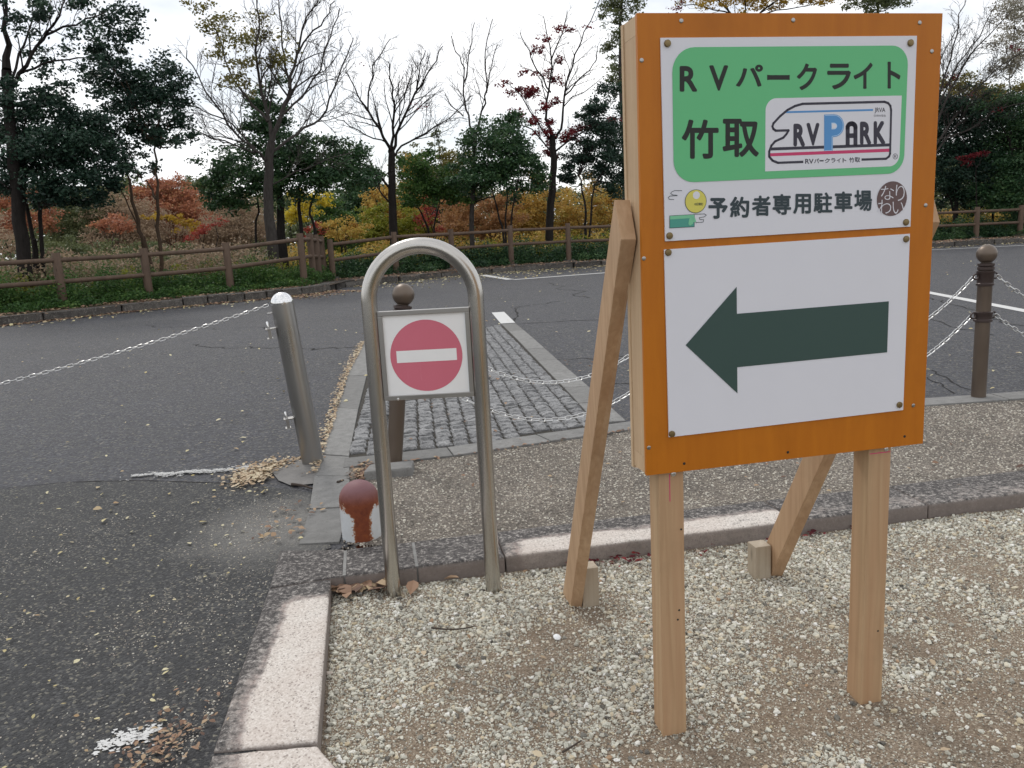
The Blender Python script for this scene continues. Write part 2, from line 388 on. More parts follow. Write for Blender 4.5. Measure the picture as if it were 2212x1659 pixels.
# ------------------------------------------------------------------ gravel yard
from mathutils import noise as mnoise
def hgt(x, y):
    h = .006 * mnoise.noise((x * 2.3, y * 2.3, 0)) + .004 * mnoise.noise((x * 7, y * 7, 3.1))
    for cx, cy, r, a in ((.95, 1.93, .16, -.012), (.20, 2.56, .14, -.012), (.88, 2.72, .12, -.006), (.5, 1.78, .2, .004)):
        h += a * math.exp(-((x - cx) ** 2 + (y - cy) ** 2) / r ** 2)
    return h
def in_yard(x, y):
    qx, qy = x + .72, y - 2.80
    if qx * KN[0] + qy * KN[1] > -.004: return False
    lx = -.72 + (2.80 - y) * .19 / 1.0            # inner edge of the left kerb
    if y > 1.80: return x > lx + .004
    return x > -.535 + (1.80 - y) * .75
def sandy(x, y):
    """1 where bare sand shows instead of pebbles"""
    s = .5 + .9 * mnoise.noise((x * 1.9 + 4, y * 1.9, 0)) + .55 * mnoise.noise((x * 5.5, y * 5.5, 9))
    for cx, cy, r, a in ((1.45, 2.1, .42, .95), (1.1, 1.7, .3, .6), (.92, 1.86, .15, .9), (.56, 1.78, .2, .55), (-.12, 2.08, .3, .45), (.12, 2.28, .16, .5), (.22, 1.72, .22, .5),
                         (1.75, 2.65, .35, .6), (-.6, 2.2, .16, -.8), (0.1, 2.85, .25, -.6), (.55, 2.45, .3, -.35), (.15, 2.6, .1, .35)):
        s += a * math.exp(-((x - cx) ** 2 + (y - cy) ** 2) / r ** 2)
    return s
gx = np.arange(-.8, 5.0, .03); gy = np.arange(.9, 4.3, .03)
V = [(x, y, hgt(x, y)) for y in gy for x in gx]; nxg = len(gx)
def near_yard(x, y):
    q = (x + .72) * KN[0] + (y - 2.80) * KN[1]
    return q < .1 and (x > -.72 + (2.80 - y) * .19 - .1 if y > 1.8 else x > -.64 + (1.8 - y) * .75)
F = [(j * nxg + i, j * nxg + i + 1, (j + 1) * nxg + i + 1, (j + 1) * nxg + i) for j in range(len(gy) - 1) for i in range(nxg - 1) if near_yard(gx[i], gy[j])]
t = NT('sand_gravel_bed'); p = t.pos()
vv = t.voro(p, 260); c = t.ramp(t.sep(vv.outputs['Color'])[0], [(0, (.10, .08, .058)), (.35, (.225, .178, .132)), (.85, (.32, .26, .195)), (.96, (.44, .39, .32)), (1, (.6, .57, .5))])
bn = t.noise(p, 6, 6, .65); c = t.mix(t.ramp(bn, [(.35, .55), (.6, 0)]), c, (.20, .145, .10))
t.bump(t.math('ADD', t.ramp(vv.outputs['Distance'], [(0, 1), (.6, 0)]), t.noise(p, 330, 3)), .7, .004)
SAND = t.out(c, .9, 0, .2)
me = npmesh('gravel_yard', np.array(V), np.array(F), smooth=True)
put('gravel_yard', me, None, SAND, kind='structure')
# pebbles: countless, one object, instanced by geometry nodes from points that carry size, turn and tint
t = NT('yard_pebble'); a = t.attr('tint', 'INSTANCER').outputs['Fac']
c = t.ramp(a, [(0, (.06, .06, .06)), (.08, (.18, .18, .165)), (.25, (.42, .41, .355)), (.45, (.57, .565, .49)), (.62, (.67, .665, .58)), (.75, (.55, .46, .31)), (.85, (.74, .73, .67)), (.95, (.82, .82, .79)), (1, (.34, .21, .12))])
c = t.mix(t.ramp(t.noise(t.tc(), 2.2, 5, .7), [(.35, .4), (.65, 0)]), c, (.36, .315, .24))
PEBM = t.out(c, .75, 0, .3)
PV = []; PS = []; PRo = []; PT = []
N0 = 430000
xs = rng.uniform(-.8, 3.6, N0); ys = rng.uniform(1.25, 3.75, N0); keep = rng.random(N0); szr = rng.random(N0)
for x, y, k, s in zip(xs, ys, keep, szr):
    if x > .95 * y + .9 or not in_yard(x - .004, y + .004): continue
    b = sandy(x, y)
    if k < (.16 if b > 1.25 else .16 + .84 * max(0, min(1, (1.25 - b) / .75))):
        big = s ** 14
        r = .0014 + .0015 * s + .0056 * big
        PV.append((x, y, hgt(x, y) + r * .3)); PS.append((r * random.uniform(.85, 1.35), r * random.uniform(.8, 1.1), r * random.uniform(.55, .85)))
        PRo.append((random.uniform(-.5, .5), random.uniform(-.5, .5), random.uniform(0, 6.28))); PT.append(min(1, max(0, random.random() if random.random() < .5 else random.gauss(.5, .2))))
me = bpy.data.meshes.new('gravel'); me.from_pydata(PV, [], [])
for nm, typ, arr in (('scl', 'FLOAT_VECTOR', PS), ('rot', 'FLOAT_VECTOR', PRo), ('tint', 'FLOAT', PT)):
    at_ = me.attributes.new(nm, typ, 'POINT'); at_.data.foreach_set('vector' if typ != 'FLOAT' else 'value', np.array(arr, np.float32).ravel())
gr = put('gravel', me, None, PEBM, kind='stuff')
ng = bpy.data.node_groups.new('gravel_scatter', 'GeometryNodeTree')
ng.interface.new_socket('Geometry', in_out='INPUT', socket_type='NodeSocketGeometry')
ng.interface.new_socket('Geometry', in_out='OUTPUT', socket_type='NodeSocketGeometry')
gi = ng.nodes.new('NodeGroupInput'); go = ng.nodes.new('NodeGroupOutput')
ins = ng.nodes.new('GeometryNodeInstanceOnPoints')
g2i = ng.nodes.new('GeometryNodeGeometryToInstance')
for q in range(4):
    ico = ng.nodes.new('GeometryNodeMeshIcoSphere'); ico.inputs['Radius'].default_value = 1.0; ico.inputs['Subdivisions'].default_value = 2
    sp = ng.nodes.new('GeometryNodeSetPosition'); po = ng.nodes.new('GeometryNodeInputPosition'); nt = ng.nodes.new('ShaderNodeTexNoise')
    nt.inputs['Scale'].default_value = .75; nt.inputs['Detail'].default_value = 1.0
    ad = ng.nodes.new('ShaderNodeVectorMath'); ad.operation = 'ADD'; ad.inputs[1].default_value = (q * 5.3, q * 2.1, q)
    sb = ng.nodes.new('ShaderNodeVectorMath'); sb.operation = 'SUBTRACT'; sb.inputs[1].default_value = (.5, .5, .5)
    sc = ng.nodes.new('ShaderNodeVectorMath'); sc.operation = 'SCALE'; sc.inputs['Scale'].default_value = 2.0
    ng.links.new(po.outputs[0], ad.inputs[0]); ng.links.new(ad.outputs[0], nt.inputs['Vector']); ng.links.new(nt.outputs['Color'], sb.inputs[0])
    ng.links.new(sb.outputs[0], sc.inputs[0]); ng.links.new(sc.outputs[0], sp.inputs['Offset']); ng.links.new(ico.outputs[0], sp.inputs['Geometry'])
    smt = ng.nodes.new('GeometryNodeSetMaterial'); smt.inputs['Material'].default_value = PEBM
    ng.links.new(sp.outputs[0], smt.inputs['Geometry']); ng.links.new(smt.outputs[0], g2i.inputs[0])
ins.inputs['Pick Instance'].default_value = True
for nm, typ, sock in (('rot', 'FLOAT_VECTOR', 'Rotation'), ('scl', 'FLOAT_VECTOR', 'Scale')):
    na = ng.nodes.new('GeometryNodeInputNamedAttribute'); na.data_type = typ; na.inputs['Name'].default_value = nm
    ng.links.new(na.outputs['Attribute'], ins.inputs[sock])
ng.links.new(gi.outputs[0], ins.inputs['Points']); ng.links.new(g2i.outputs[0], ins.inputs['Instance']); ng.links.new(ins.outputs[0], go.inputs[0])
gr.modifiers.new('scatter', 'NODES').node_group = ng
# ------------------------------------------------------------------ near kerb of granite stones
kerb = empty('kerb', (0, 0, 0), kind='structure')
def granite_stone(p4, stain, z0=-.05, z1=.07, mat=GRAN, parent=kerb, name='kerb_stone', cuts=(10, 4)):
    """p4: plan corners in order (a-b long edge, c-d opposite); stain(u,v) 0..1"""
    a, b, c, d = [np.array(q, float) for q in p4]
    L1 = np.linalg.norm(b - a); L2 = np.linalg.norm(d - a); e = .007
    nu, nv = max(3, int(L1 / .03)), max(3, int(L2 / .03))
    us = [0, e / L1] + list(np.linspace(2.5 * e / L1, 1 - 2.5 * e / L1, nu)) + [1 - e / L1, 1]; vs_ = [0, e / L2] + list(np.linspace(2.5 * e / L2, 1 - 2.5 * e / L2, nv)) + [1 - e / L2, 1]
    P = []; SV = []; idx = {}
    def vert(i, j, z, u, v):
        q = (a * (1 - u) + b * u) * (1 - v) + (d * (1 - u) + c * u) * v
        n1 = mnoise.noise((q[0] * 14, q[1] * 14, z * 14)); n2_ = mnoise.noise((q[0] * 45, q[1] * 45, z * 45))
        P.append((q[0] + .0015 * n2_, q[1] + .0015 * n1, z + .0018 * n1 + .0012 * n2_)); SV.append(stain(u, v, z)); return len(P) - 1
    nU, nV = len(us), len(vs_)
    for i, u in enumerate(us):
        for j, v in enumerate(vs_):
            ed = (i in (0, nU - 1)) + (j in (0, nV - 1)); ed2 = (i in (1, nU - 2)) or (j in (1, nV - 2))
            idx[i, j] = vert(i, j, z1 - (.006 if ed else .0012 if ed2 else 0), u, v)
    F_ = [(idx[i, j], idx[i + 1, j], idx[i + 1, j + 1], idx[i, j + 1]) for i in range(nU - 1) for j in range(nV - 1)]
    ring = [(i, 0) for i in range(nU - 1)] + [(nU - 1, j) for j in range(nV - 1)] + [(i, nV - 1) for i in range(nU - 1, 0, -1)] + [(0, j) for j in range(nV - 1, 0, -1)]
    prev = [idx[q] for q in ring]
    for z in (z1 - .02, z1 - .05, z0):
        cur = [vert(0, 0, z, us[q[0]], vs_[q[1]]) for q in ring]; k = len(ring)
        F_ += [(cur[t_], cur[(t_ + 1) % k], prev[(t_ + 1) % k], prev[t_]) for t_ in range(k)]; prev = cur
    A_ = sum(P[ring and idx[ring[t_]]][0] * P[idx[ring[(t_ + 1) % len(ring)]]][1] - P[idx[ring[(t_ + 1) % len(ring)]]][0] * P[idx[ring[t_]]][1] for t_ in range(len(ring)))
    if A_ < 0: F_ = [f[::-1] for f in F_]
    me = npmesh(name, np.array(P), np.array(F_), smooth=True)
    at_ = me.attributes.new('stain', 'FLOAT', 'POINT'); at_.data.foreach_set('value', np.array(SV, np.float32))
    return put(name, me, parent, mat)
W = .265
def smooth(a, b, x): t_ = max(0, min(1, (x - a) / (b - a))); return t_ * t_ * (3 - 2 * t_)
def st_dark(u, v, z): return .95 if z > .05 else .42
def st_mid(u, v, z): return (.55 + .42 * smooth(.35, .75, v) - .45 * smooth(.0, .7, u) * (1 - smooth(.3, .8, v))) if z > .05 else .28
def st_pale(u, v, z): return (-.1 + .9 * smooth(.42, .66, v)) if z > .05 else .22
def st_darkr(u, v, z): return (.62 + .4 * smooth(.3, .8, v)) if z > .05 else .45
S = [(.058, .325, st_dark), (.331, .665, st_dark), (.671, 1.885, lambda u, v, z: .06 + .6 * (1 - smooth(0, .1, u)) + .95 * smooth(.38 + .1 * math.sin(u * 9), .7, v)), (1.891, 2.5, st_darkr), (2.506, 3.2, st_darkr), (3.206, 3.9, st_mid), (3.906, 4.6, st_darkr), (4.606, 5.6, st_mid)]
for s_ in (.055, .328):
    m = MB(); a_, b_, c_, d_ = kp(s_ - .006, .008), kp(s_ + .006, .008), kp(s_ + .006, W - .01), kp(s_ - .006, W - .01); m.prism([a_, b_, c_, d_], -.04, .0675); m.build('joint', CONC, kerb)
granite_stone([(-.926, 2.742), kp(.052, 0), kp(.052, W), (-.985, 3.10)], st_dark)
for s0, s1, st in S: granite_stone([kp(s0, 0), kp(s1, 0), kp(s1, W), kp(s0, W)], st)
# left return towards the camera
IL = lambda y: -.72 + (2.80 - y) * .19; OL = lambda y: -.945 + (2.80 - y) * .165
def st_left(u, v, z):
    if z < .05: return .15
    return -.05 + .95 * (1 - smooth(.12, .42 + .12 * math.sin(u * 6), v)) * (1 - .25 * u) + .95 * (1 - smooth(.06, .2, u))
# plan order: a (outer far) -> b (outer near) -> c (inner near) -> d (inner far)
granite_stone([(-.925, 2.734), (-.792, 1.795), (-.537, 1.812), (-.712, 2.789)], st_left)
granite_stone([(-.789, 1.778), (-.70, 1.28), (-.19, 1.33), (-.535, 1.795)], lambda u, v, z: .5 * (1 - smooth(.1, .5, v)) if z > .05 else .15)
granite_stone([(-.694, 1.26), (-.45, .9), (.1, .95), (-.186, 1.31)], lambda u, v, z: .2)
# ------------------------------------------------------------------ exposed pebble pavement behind the kerb
FE = [(-.96, 4.262), (-.66, 4.305), (-.25, 4.415), (.15, 4.555), (.41, 4.675), (.70, 4.765), (1.4, 4.872), (2.65, 4.985), (4.2, 5.08), (7, 5.2)]   # near edge of the edging row
sheet('pebble_pavement', [kp(.3, W - .02), kp(1.5, W - .02), kp(3, W - .02), kp(6.2, W - .02), (7, 5.2)] + FE[-2::-1] + [(-.90, 4.1), (-.79, 3.55), (-.72, 3.14)], ZA + .006, PEBB, kind='structure')
# loose pebbles standing proud of it, one countless thing
def rocks(name, pts, rr, mat, tints, zoff=.2):
    base = []
    ic = bmesh.new(); bmesh.ops.create_icosphere(ic, subdivisions=1, radius=1); bv = np.array([v.co[:] for v in ic.verts]); bf = np.array([[v.index for v in f.verts] for f in ic.faces]); ic.free()
    n = len(pts); nv = len(bv)
    th = rng.uniform(0, 6.28, n); s = np.stack([rr * rng.uniform(.8, 1.4, n), rr * rng.uniform(.75, 1.1, n), rr * rng.uniform(.5, .8, n)], 1)
    v = bv[None] * s[:, None] * rng.uniform(.82, 1.12, (n, nv, 1))
    c, si = np.cos(th)[:, None], np.sin(th)[:, None]
    x = v[..., 0] * c - v[..., 1] * si; y = v[..., 0] * si + v[..., 1] * c
    P = np.asarray(pts); v = np.stack([x + P[:, :1], y + P[:, 1:2], v[..., 2] + P[:, 2:3] + (s[:, 2] * zoff)[:, None]], -1)
    f = bf[None] + (np.arange(n) * nv)[:, None, None]
    return put(name, npmesh(name, v.reshape(-1, 3), f.reshape(-1, 3), np.repeat(tints, nv), True), None, mat, kind='stuff')
t = NT('pavement_pebble'); c = t.ramp(t.attr('tint').outputs['Fac'], [(0, (.10, .09, .078)), (.4, (.28, .245, .21)), (.7, (.42, .375, .315)), (.9, (.58, .54, .46)), (1, (.68, .66, .58))])
PAVP = t.out(c, .75, 0, .3)
def fe_y(x): return np.interp(x, [q[0] for q in FE], [q[1] for q in FE])
pts = []
while len(pts) < 26000:
    x = random.uniform(-.85, 4.2); y = random.uniform(3.0, 5.2)
    q = ((x + .72) * KN[0] + (y - 2.8) * KN[1])
    if q < W + .004 or y > fe_y(x) - .01 or x < -.74 - (y - 3.14) * .17: continue
    pts.append((x, y, ZA + .006))
rocks('pavement_pebbles', pts, .0035 + .0035 * rng.random(len(pts)) ** 2, PAVP, rng.random(len(pts)), .12)
pts = []
while len(pts) < 5200:
    y = 1.2 + 2.6 * random.random(); x = -.86 - 1.9 * random.random() ** 1.6
    if x > -.955 + (2.8 - y) * .155: continue
    d_ = mnoise.noise((x * 2.2, y * 2.2, 5)) + .9 * math.exp(-((x + 1.02) ** 2 + (y - 3.4) ** 2) / .12) + .5 * math.exp(-((y - 1.7) ** 2) / .12)
    if random.random() > .25 + d_: continue
    pts.append((x, y, ZA + .004))
rocks('asphalt_grit', pts, .0016 + .0026 * rng.random(len(pts)) ** 2, PAVP, .25 + .75 * rng.random(len(pts)), .2)
# ------------------------------------------------------------------ concrete edging, sett strip
edge = empty('edging', (0, 0, 0), kind='structure')
def edging_run(near, far_off, mat, zt, lens, gap=.006, name='edging_stone'):
    L = [0.0]
    for a, b in zip(near, near[1:]): L.append(L[-1] + math.dist(a, b))
    def pt(s):
        i = max(0, min(len(near) - 2, int(np.searchsorted(L, s)) - 1)); k = (s - L[i]) / (L[i + 1] - L[i]); a, b = near[i], near[i + 1]
        d = ((b[0] - a[0]) / math.dist(a, b), (b[1] - a[1]) / math.dist(a, b)); return (a[0] + (b[0] - a[0]) * k, a[1] + (b[1] - a[1]) * k), (-d[1], d[0])
    s = 0.0; i = 0
    while s < L[-1] - .05:
        e = min(L[-1], s + lens[i % len(lens)]); i += 1
        (a, na), (b, nb) = pt(s + gap / 2), pt(e - gap / 2)
        w = far_off
        m = MB(); m.prism([a, b, (b[0] + nb[0] * w, b[1] + nb[1] * w), (a[0] + na[0] * w, a[1] + na[1] * w)], -.03, zt + random.uniform(-.003, .003))
        m.build(name, mat, edge, bevel=.005); s = e
edging_run(FE, .19, CONC, ZA + .016, [.62, .6, .6])
# flush gutter strip along the left side of the setts (seen running away)
LS = [(-.925, 3.16), (-.985, 3.6), (-1.09, 4.15), (-1.145, 4.57), (-1.33, 5.9), (-1.53, 7.3), (-1.73, 9.2), (-1.79, 9.75)]
RS = [(-.755, 3.16), (-.80, 3.6), (-.89, 4.1), (-.97, 4.5), (-1.15, 5.8), (-1.34, 7.3), (-1.55, 9.2), (-1.61, 9.75)]
for i, (a, b, c, d) in enumerate(zip(LS, LS[1:], RS[1:], RS)):
    k = .006 / math.dist(a, b)
    lerp = lambda p, q, u: (p[0] + (q[0] - p[0]) * u, p[1] + (q[1] - p[1]) * u)
    m = MB(); m.prism([lerp(d, c, k), lerp(d, c, 1 - k), lerp(a, b, 1 - k), lerp(a, b, k)], -.03, ZA + .011 + .002 * (i % 2)); m.build('edging_stone', CONC, edge, bevel=.004)
RO = [(.72, 5.0), (.60, 6.2), (.45, 7.6), (.28, 9.2), (.09, 10.9)]
for i, (a, b) in enumerate(zip(RO, RO[1:])):
    for u0, u1 in ((.0, .5), (.5, 1)):
        p0_, p1_ = lerp(a, b, u0 + .003), lerp(a, b, u1 - .003)
        m = MB(); m.prism([p0_, p1_, (p1_[0] - .19, p1_[1] - .01), (p0_[0] - .19, p0_[1] - .01)], -.03, ZA + .014 + .002 * ((i + int(u0 * 2)) % 2)); m.build('edging_stone', CONC, edge, bevel=.005)
strip = empty('sett_paving', (0, 0, 0), kind='structure')
sheet('joint_bed', [(-.97, 4.45), (-.66, 4.48), (.0, 4.66), (.56, 4.93), (.5, 6.2), (.26, 8.3), (.02, 10.85), (-1.63, 9.7), (-1.3, 7.0)], ZA + .005, GROUT, strip)
def sett_mesh(i):
    bm = bmesh.new(); bmesh.ops.create_cube(bm, size=1)
    for v in bm.verts: v.co.x *= .090; v.co.y *= .083; v.co.z = v.co.z * .05
    bmesh.ops.bevel(bm, geom=[e for e in bm.edges if e.verts[0].co.z > 0 and e.verts[1].co.z > 0], offset=.010, segments=1, affect='EDGES')
    top = max(bm.faces, key=lambda f: f.calc_center_median().z)
    bmesh.ops.subdivide_edges(bm, edges=list(top.edges), cuts=2, use_grid_fill=True)
    for v in bm.verts:
        if v.co.z > .015:
            v.co.z += random.uniform(-.006, .005); v.co.x += random.uniform(-.003, .003); v.co.y += random.uniform(-.003, .003)
    bmesh.ops.triangulate(bm, faces=bm.faces)
    me = bpy.data.meshes.new('sett'); bm.to_mesh(me); bm.free(); me.materials.append(SETT); return me
SM = [sett_mesh(i) for i in range(8)]
AX = np.array([-.112, .9937]); RW = np.array([.972, .235])
spots = []
O0 = np.array([-.93, 4.505])
lefx = lambda y: np.interp(y, [q[1] for q in RS], [q[0] for q in RS]); rigx = lambda y: np.interp(y, [q[1] for q in RO], [q[0] - .2 for q in RO])
for r_ in range(66):
    for c_ in range(-8, 24):
        q = O0 + RW * (c_ * .1045 + random.uniform(-.004, .004)) + AX * (r_ * .1035 + random.uniform(-.006, .006) + (.03 if c_ % 2 else 0))
        if q[1] < fe_y(q[0]) + .19 + .048 or q[0] < lefx(q[1]) + .045 or q[0] > rigx(q[1]) - .04 or q[1] > 10.72 + q[0] * .5: continue
        spots.append((q[0], q[1], random.uniform(-.004, .004), math.atan2(RW[1], RW[0]) + random.uniform(-.05, .05) + random.choice((0, math.pi))))
spots.sort(key=lambda s_: s_[1])
rest = MB()
for i, (x, y, dz, rz) in enumerate(spots):
    dz += .003
    me = random.choice(SM)
    if i < 300:
        o = put('sett', me, strip); o.location = (x, y, ZA + dz - .004); o.rotation_euler = (random.uniform(-.04, .04), random.uniform(-.04, .04), rz)
    else:
        c_, s_ = math.cos(rz), math.sin(rz)
        rest.add([(x + v.co.x * c_ - v.co.y * s_, y + v.co.x * s_ + v.co.y * c_, ZA + dz - .004 + v.co.z) for v in me.vertices], [tuple(p.vertices) for p in me.polygons])
rest.build('sett_field', SETT, strip, kind='stuff')
# footing patch of the leaning steel bollard, small concrete block
sheet('footing_patch', [(-1.40, 4.36), (-1.34, 4.52), (-1.13, 4.60), (-1.05, 4.3), (-1.0, 4.02), (-1.17, 3.99), (-1.27, 4.10)], ZA + .0085, CONCD, kind='structure')
m = MB(); m.prism([(-.80, 4.02), (-.55, 4.06), (-.555, 4.20), (-.79, 4.16)], .03, ZA + .055); m.build('concrete_block', CONC, bevel=.012, label='small broken grey concrete block lying beside the left leg of the steel hoop', cat='concrete block')
# ------------------------------------------------------------------ painted lines, cracks
def line(name, pts, w, z=ZA + .0045, mat=PAINT):
    m = MB()
    P = [np.array(p[:2], float) for p in pts]
    for a, b in zip(P, P[1:]):
        d = (b - a) / np.linalg.norm(b - a); n = np.array([-d[1], d[0]]) * w / 2; m.poly([(*(a - n), z), (*(b - n), z), (*(b + n), z), (*(a + n), z)])
    o = m.build(name, mat, kind='structure'); return o
line('parking_line', [(.19, 21.15), (.6, 21.3), (2.62, 22.06), (9.5, 24.3)], .22)
line('parking_line', [(.10, 21.25), (-.72, 24.3)], .22, ZA + .0065)
line('parking_line', [(-.165, 12.65), (-.01, 11.03)], .2)
line('parking_line', [(6.46, 12.5), (6.12, 9.2), (5.9, 7.2)], .15)
line('parking_line', [(13.0, 25.25), (22, 24.6)], .15)
t = NT('worn_road_paint'); p = t.pos(); n_ = t.noise(p, 34, 7, .75); 
wc = t.mix(t.ramp(t.math('ADD', n_, t.math('MULTIPLY', t.noise(p, 6, 3), .5)), [(.68, 0), (.80, 1)]), (.06, .06, .062), (.62, .62, .61))
WORN = t.out(wc, .8)
def flakes(name, P, w, n, dens):
    m = MB(); a, b = np.array(P[0][:2]), np.array(P[1][:2]); d = (b - a) / np.linalg.norm(b - a); nn = np.array([-d[1], d[0]])
    for i in range(n):
        u = random.random(); c = a + (b - a) * u + nn * random.gauss(0, w)
        if mnoise.noise((c[0] * 9, c[1] * 16, 1)) + mnoise.noise((c[0] * 31, c[1] * 31, 4)) * .6 < dens - .5 * u: continue
        r = random.uniform(.002, .0075); k = random.randint(4, 6); z = ZA + .0078 + i * 2e-6; th = random.random() * 6
        m.poly([(c[0] + r * random.uniform(.6, 1.3) * math.cos(th + 6.283 * q / k), c[1] + r * random.uniform(.4, .9) * math.sin(th + 6.283 * q / k), z) for q in range(k)])
    return m.build(name, PAINT, kind='stuff')
flakes('worn_paint', [(-2.25, 4.30), (-1.5, 4.385)], .024, 3200, .2)
flakes('worn_paint', [gp(210, 1614)[:2], gp(350, 1586)[:2]], .022, 420, .1)
CRACK = flat('crack_dark', (.018, .017, .017), .95, .1)  # near-black tone of the crack and seam strips
cr = MB()
def crack(a, b, n, amp, w):
    a, b = np.array(a, float), np.array(b, float); d = b - a; nn = np.array([-d[1], d[0]]) / np.linalg.norm(d); off = 0; pts = []
    for i in range(n + 1):
        off = off * .8 + random.gauss(0, amp); pts.append(a + d * i / n + nn * off)
    for p_, q_ in zip(pts, pts[1:]):
        e = (q_ - p_) / np.linalg.norm(q_ - p_); h = np.array([-e[1], e[0]]) * w * random.uniform(.3, 1) / 2
        cr.poly([(*(p_ - h), ZA + .0025), (*(q_ - h), ZA + .0025), (*(q_ + h), ZA + .0025), (*(p_ + h), ZA + .0025)])
g2 = lambda x, y: gp(x, y)[:2]
for A_, B_, n_, am, w_ in (((1112, 697), (1110, 665), 12, .03, .04), ((1110, 665), (1200, 650), 20, .05, .03), ((1115, 700), (1380, 686), 30, .02, .03), ((1100, 702), (1050, 708), 8, .02, .04),
                           ((410, 745), (560, 752), 25, .05, .03), ((560, 752), (780, 752), 30, .04, .025), ((1180, 780), (1350, 768), 16, .04, .02), ((1165, 612), (1320, 640), 16, .15, .03),
                           ((2000, 640), (2212, 705), 26, .04, .03), ((2000, 690), (2120, 725), 16, .03, .025), ((2005, 800), (2110, 850), 12, .015, .016), ((2005, 815), (2060, 850), 10, .015, .016),
                           ((1300, 830), (1380, 826), 10, .02, .02), ((330, 700), (620, 716), 30, .1, .02)):
    crack(g2(*A_), g2(*B_), n_, am, w_)
cr.build('asphalt_crack', CRACK, kind='stuff')
cr = MB(); 
pl = [(-3.4, 4.23), (-2.84, 4.225), (-2.5, 4.29), (-2.1, 4.255), (-1.55, 4.11)]
for a, b in zip(pl, pl[1:]):
    a, b = np.array(a), np.array(b)
    for k in range(8):
        p_, q_ = a + (b - a) * k / 8, a + (b - a) * (k + 1) / 8; h = np.array([0, random.uniform(.002, .007)])
        cr.poly([(*(p_ - h), ZA + .0055), (*(q_ - h), ZA + .0055), (*(q_ + h), ZA + .0055), (*(p_ + h), ZA + .0055)])
cr.build('asphalt_seam', CRACK, kind='stuff')
# ------------------------------------------------------------------ far kerbs
fk = empty('kerb', (0, 0, 0), kind='structure')
def far_kerb(line_, lens, rough, depth=.2, h=.17):
    L = [0.0]
    for a, b in zip(line_, line_[1:]): L.append(L[-1] + math.dist(a, b))
    def pt(s):
        x = np.interp(s, L, [q[0] for q in line_]); y = np.interp(s, L, [q[1] for q in line_]); return np.array([x, y])
    s = 0.0
    while s < L[-1] - .05:
        e = min(L[-1], s + random.uniform(*lens)); a, b = pt(s + .012), pt(e - .012); d = (b - a) / np.linalg.norm(b - a); n = np.array([-d[1], d[0]])
        bm = bmesh.new(); j = lambda: random.uniform(-rough, rough)
        vs = []
        for z in (0.0, ZA + h + j()):
            for q in (a, b, b + n * depth, a + n * depth): vs.append(bm.verts.new((q[0] + j(), q[1] + j(), z)))
        for f in ((3, 2, 1, 0), (4, 5, 6, 7), (0, 1, 5, 4), (1, 2, 6, 5), (2, 3, 7, 6), (3, 0, 4, 7)): bm.faces.new([vs[i] for i in f])
        bmesh.ops.bevel(bm, geom=list(bm.edges), offset=.018, segments=1, affect='EDGES')
        if rough > .006:
            for v in bm.verts: v.co.x += j(); v.co.y += j()
        me = bpy.data.meshes.new('kerb_stone'); bm.to_mesh(me); bm.free(); put('kerb_stone', me, fk, KERBF); s = e
far_kerb(FKL[1:5], (1.5, 1.9), .004)
far_kerb(FKL[4:], (.35, .55), .012, .22, .2)
far_kerb([(-4.45, 20.3), (-4.62, 20.9), (-4.62, 21.4), (-4.35, 21.75)], (.35, .5), .012, .25, .17)
far_kerb(FKR[:6], (.7, 1.1), .02, .3, .17)
far_kerb(FKR[5:8], (.9, 1.4), .015, .3, .17)
# ------------------------------------------------------------------ the wooden sign
SO = np.array([.368, 1.849]); SA = math.radians(11.265)
SD = np.array([math.cos(SA), math.sin(SA), 0]); SN = np.array([-math.sin(SA), math.cos(SA), 0]); S0 = np.array([*SO, 0.0])
sign = empty('wooden_sign', (*SO, 0), SA, label='orange wooden sign with green lettering panel and dark arrow, standing in pale gravel', cat='sign')
VP, VS, VI = -.010, -.0135, -.0142        # face of plywood, face of printed sheets, ink
def sp(x, y, v=VI):
    """full-size photograph pixel -> (u, z) on the sign's face"""
    r = ray(x / 1.851718, y / 1.851718); t_ = (v - (EYE - S0).dot(SN)) / r.dot(SN); q = EYE + r * t_; return np.array([(q - S0).dot(SD), q[2]])
cz = lambda x, y: sp(2560 + x * .694394, y * .694394)          # px of the enlarged upper part
cl = lambda x, y: sp(3000 + x * .298373, 370 + y * .298373)    # px of the enlarged logo
cb = lambda x, y: sp(2640 + x * .461121, 700 + y * .461121)    # px of the enlarged bottom row
u0, u1, z0, z1 = -.062, .688, .712, 1.746
m = MB(); m.box((u0, VP, z0), (u1, .002, z1)); m.build('front_panel', ORNG, sign, bevel=.001)
m = MB(); m.box((u0 + .002, .0025, z0 + .002), (u1 - .002, .078, z0 + .042)); m.build('frame_rail', WOODE, sign)
m = MB(); m.box((u0 + .002, .0025, z1 - .042), (u1 - .002, .078, z1 - .002)); m.build('frame_rail', WOODE, sign)
for a_, b_ in ((u0 + .002, u0 + .038), (u1 - .038, u1 - .002)):
    m = MB(); m.box((a_, .0025, z0 + .0425), (b_, .078, z1 - .0425)); m.build('frame_stile', WOODE, sign)
m = MB(); m.box((u0 - .001, .0785, z0 - .004), (u1 + .001, .092, z1 - .002)); m.build('back_panel', WOODE, sign, bevel=.001)
for a_, b_ in ((-.026, .038), (.543, .607)):
    m = MB(); m.box((a_, .0045, -.12), (b_, .0665, z0 + .0015)); m.build('post', WOODP, sign, bevel=.002)
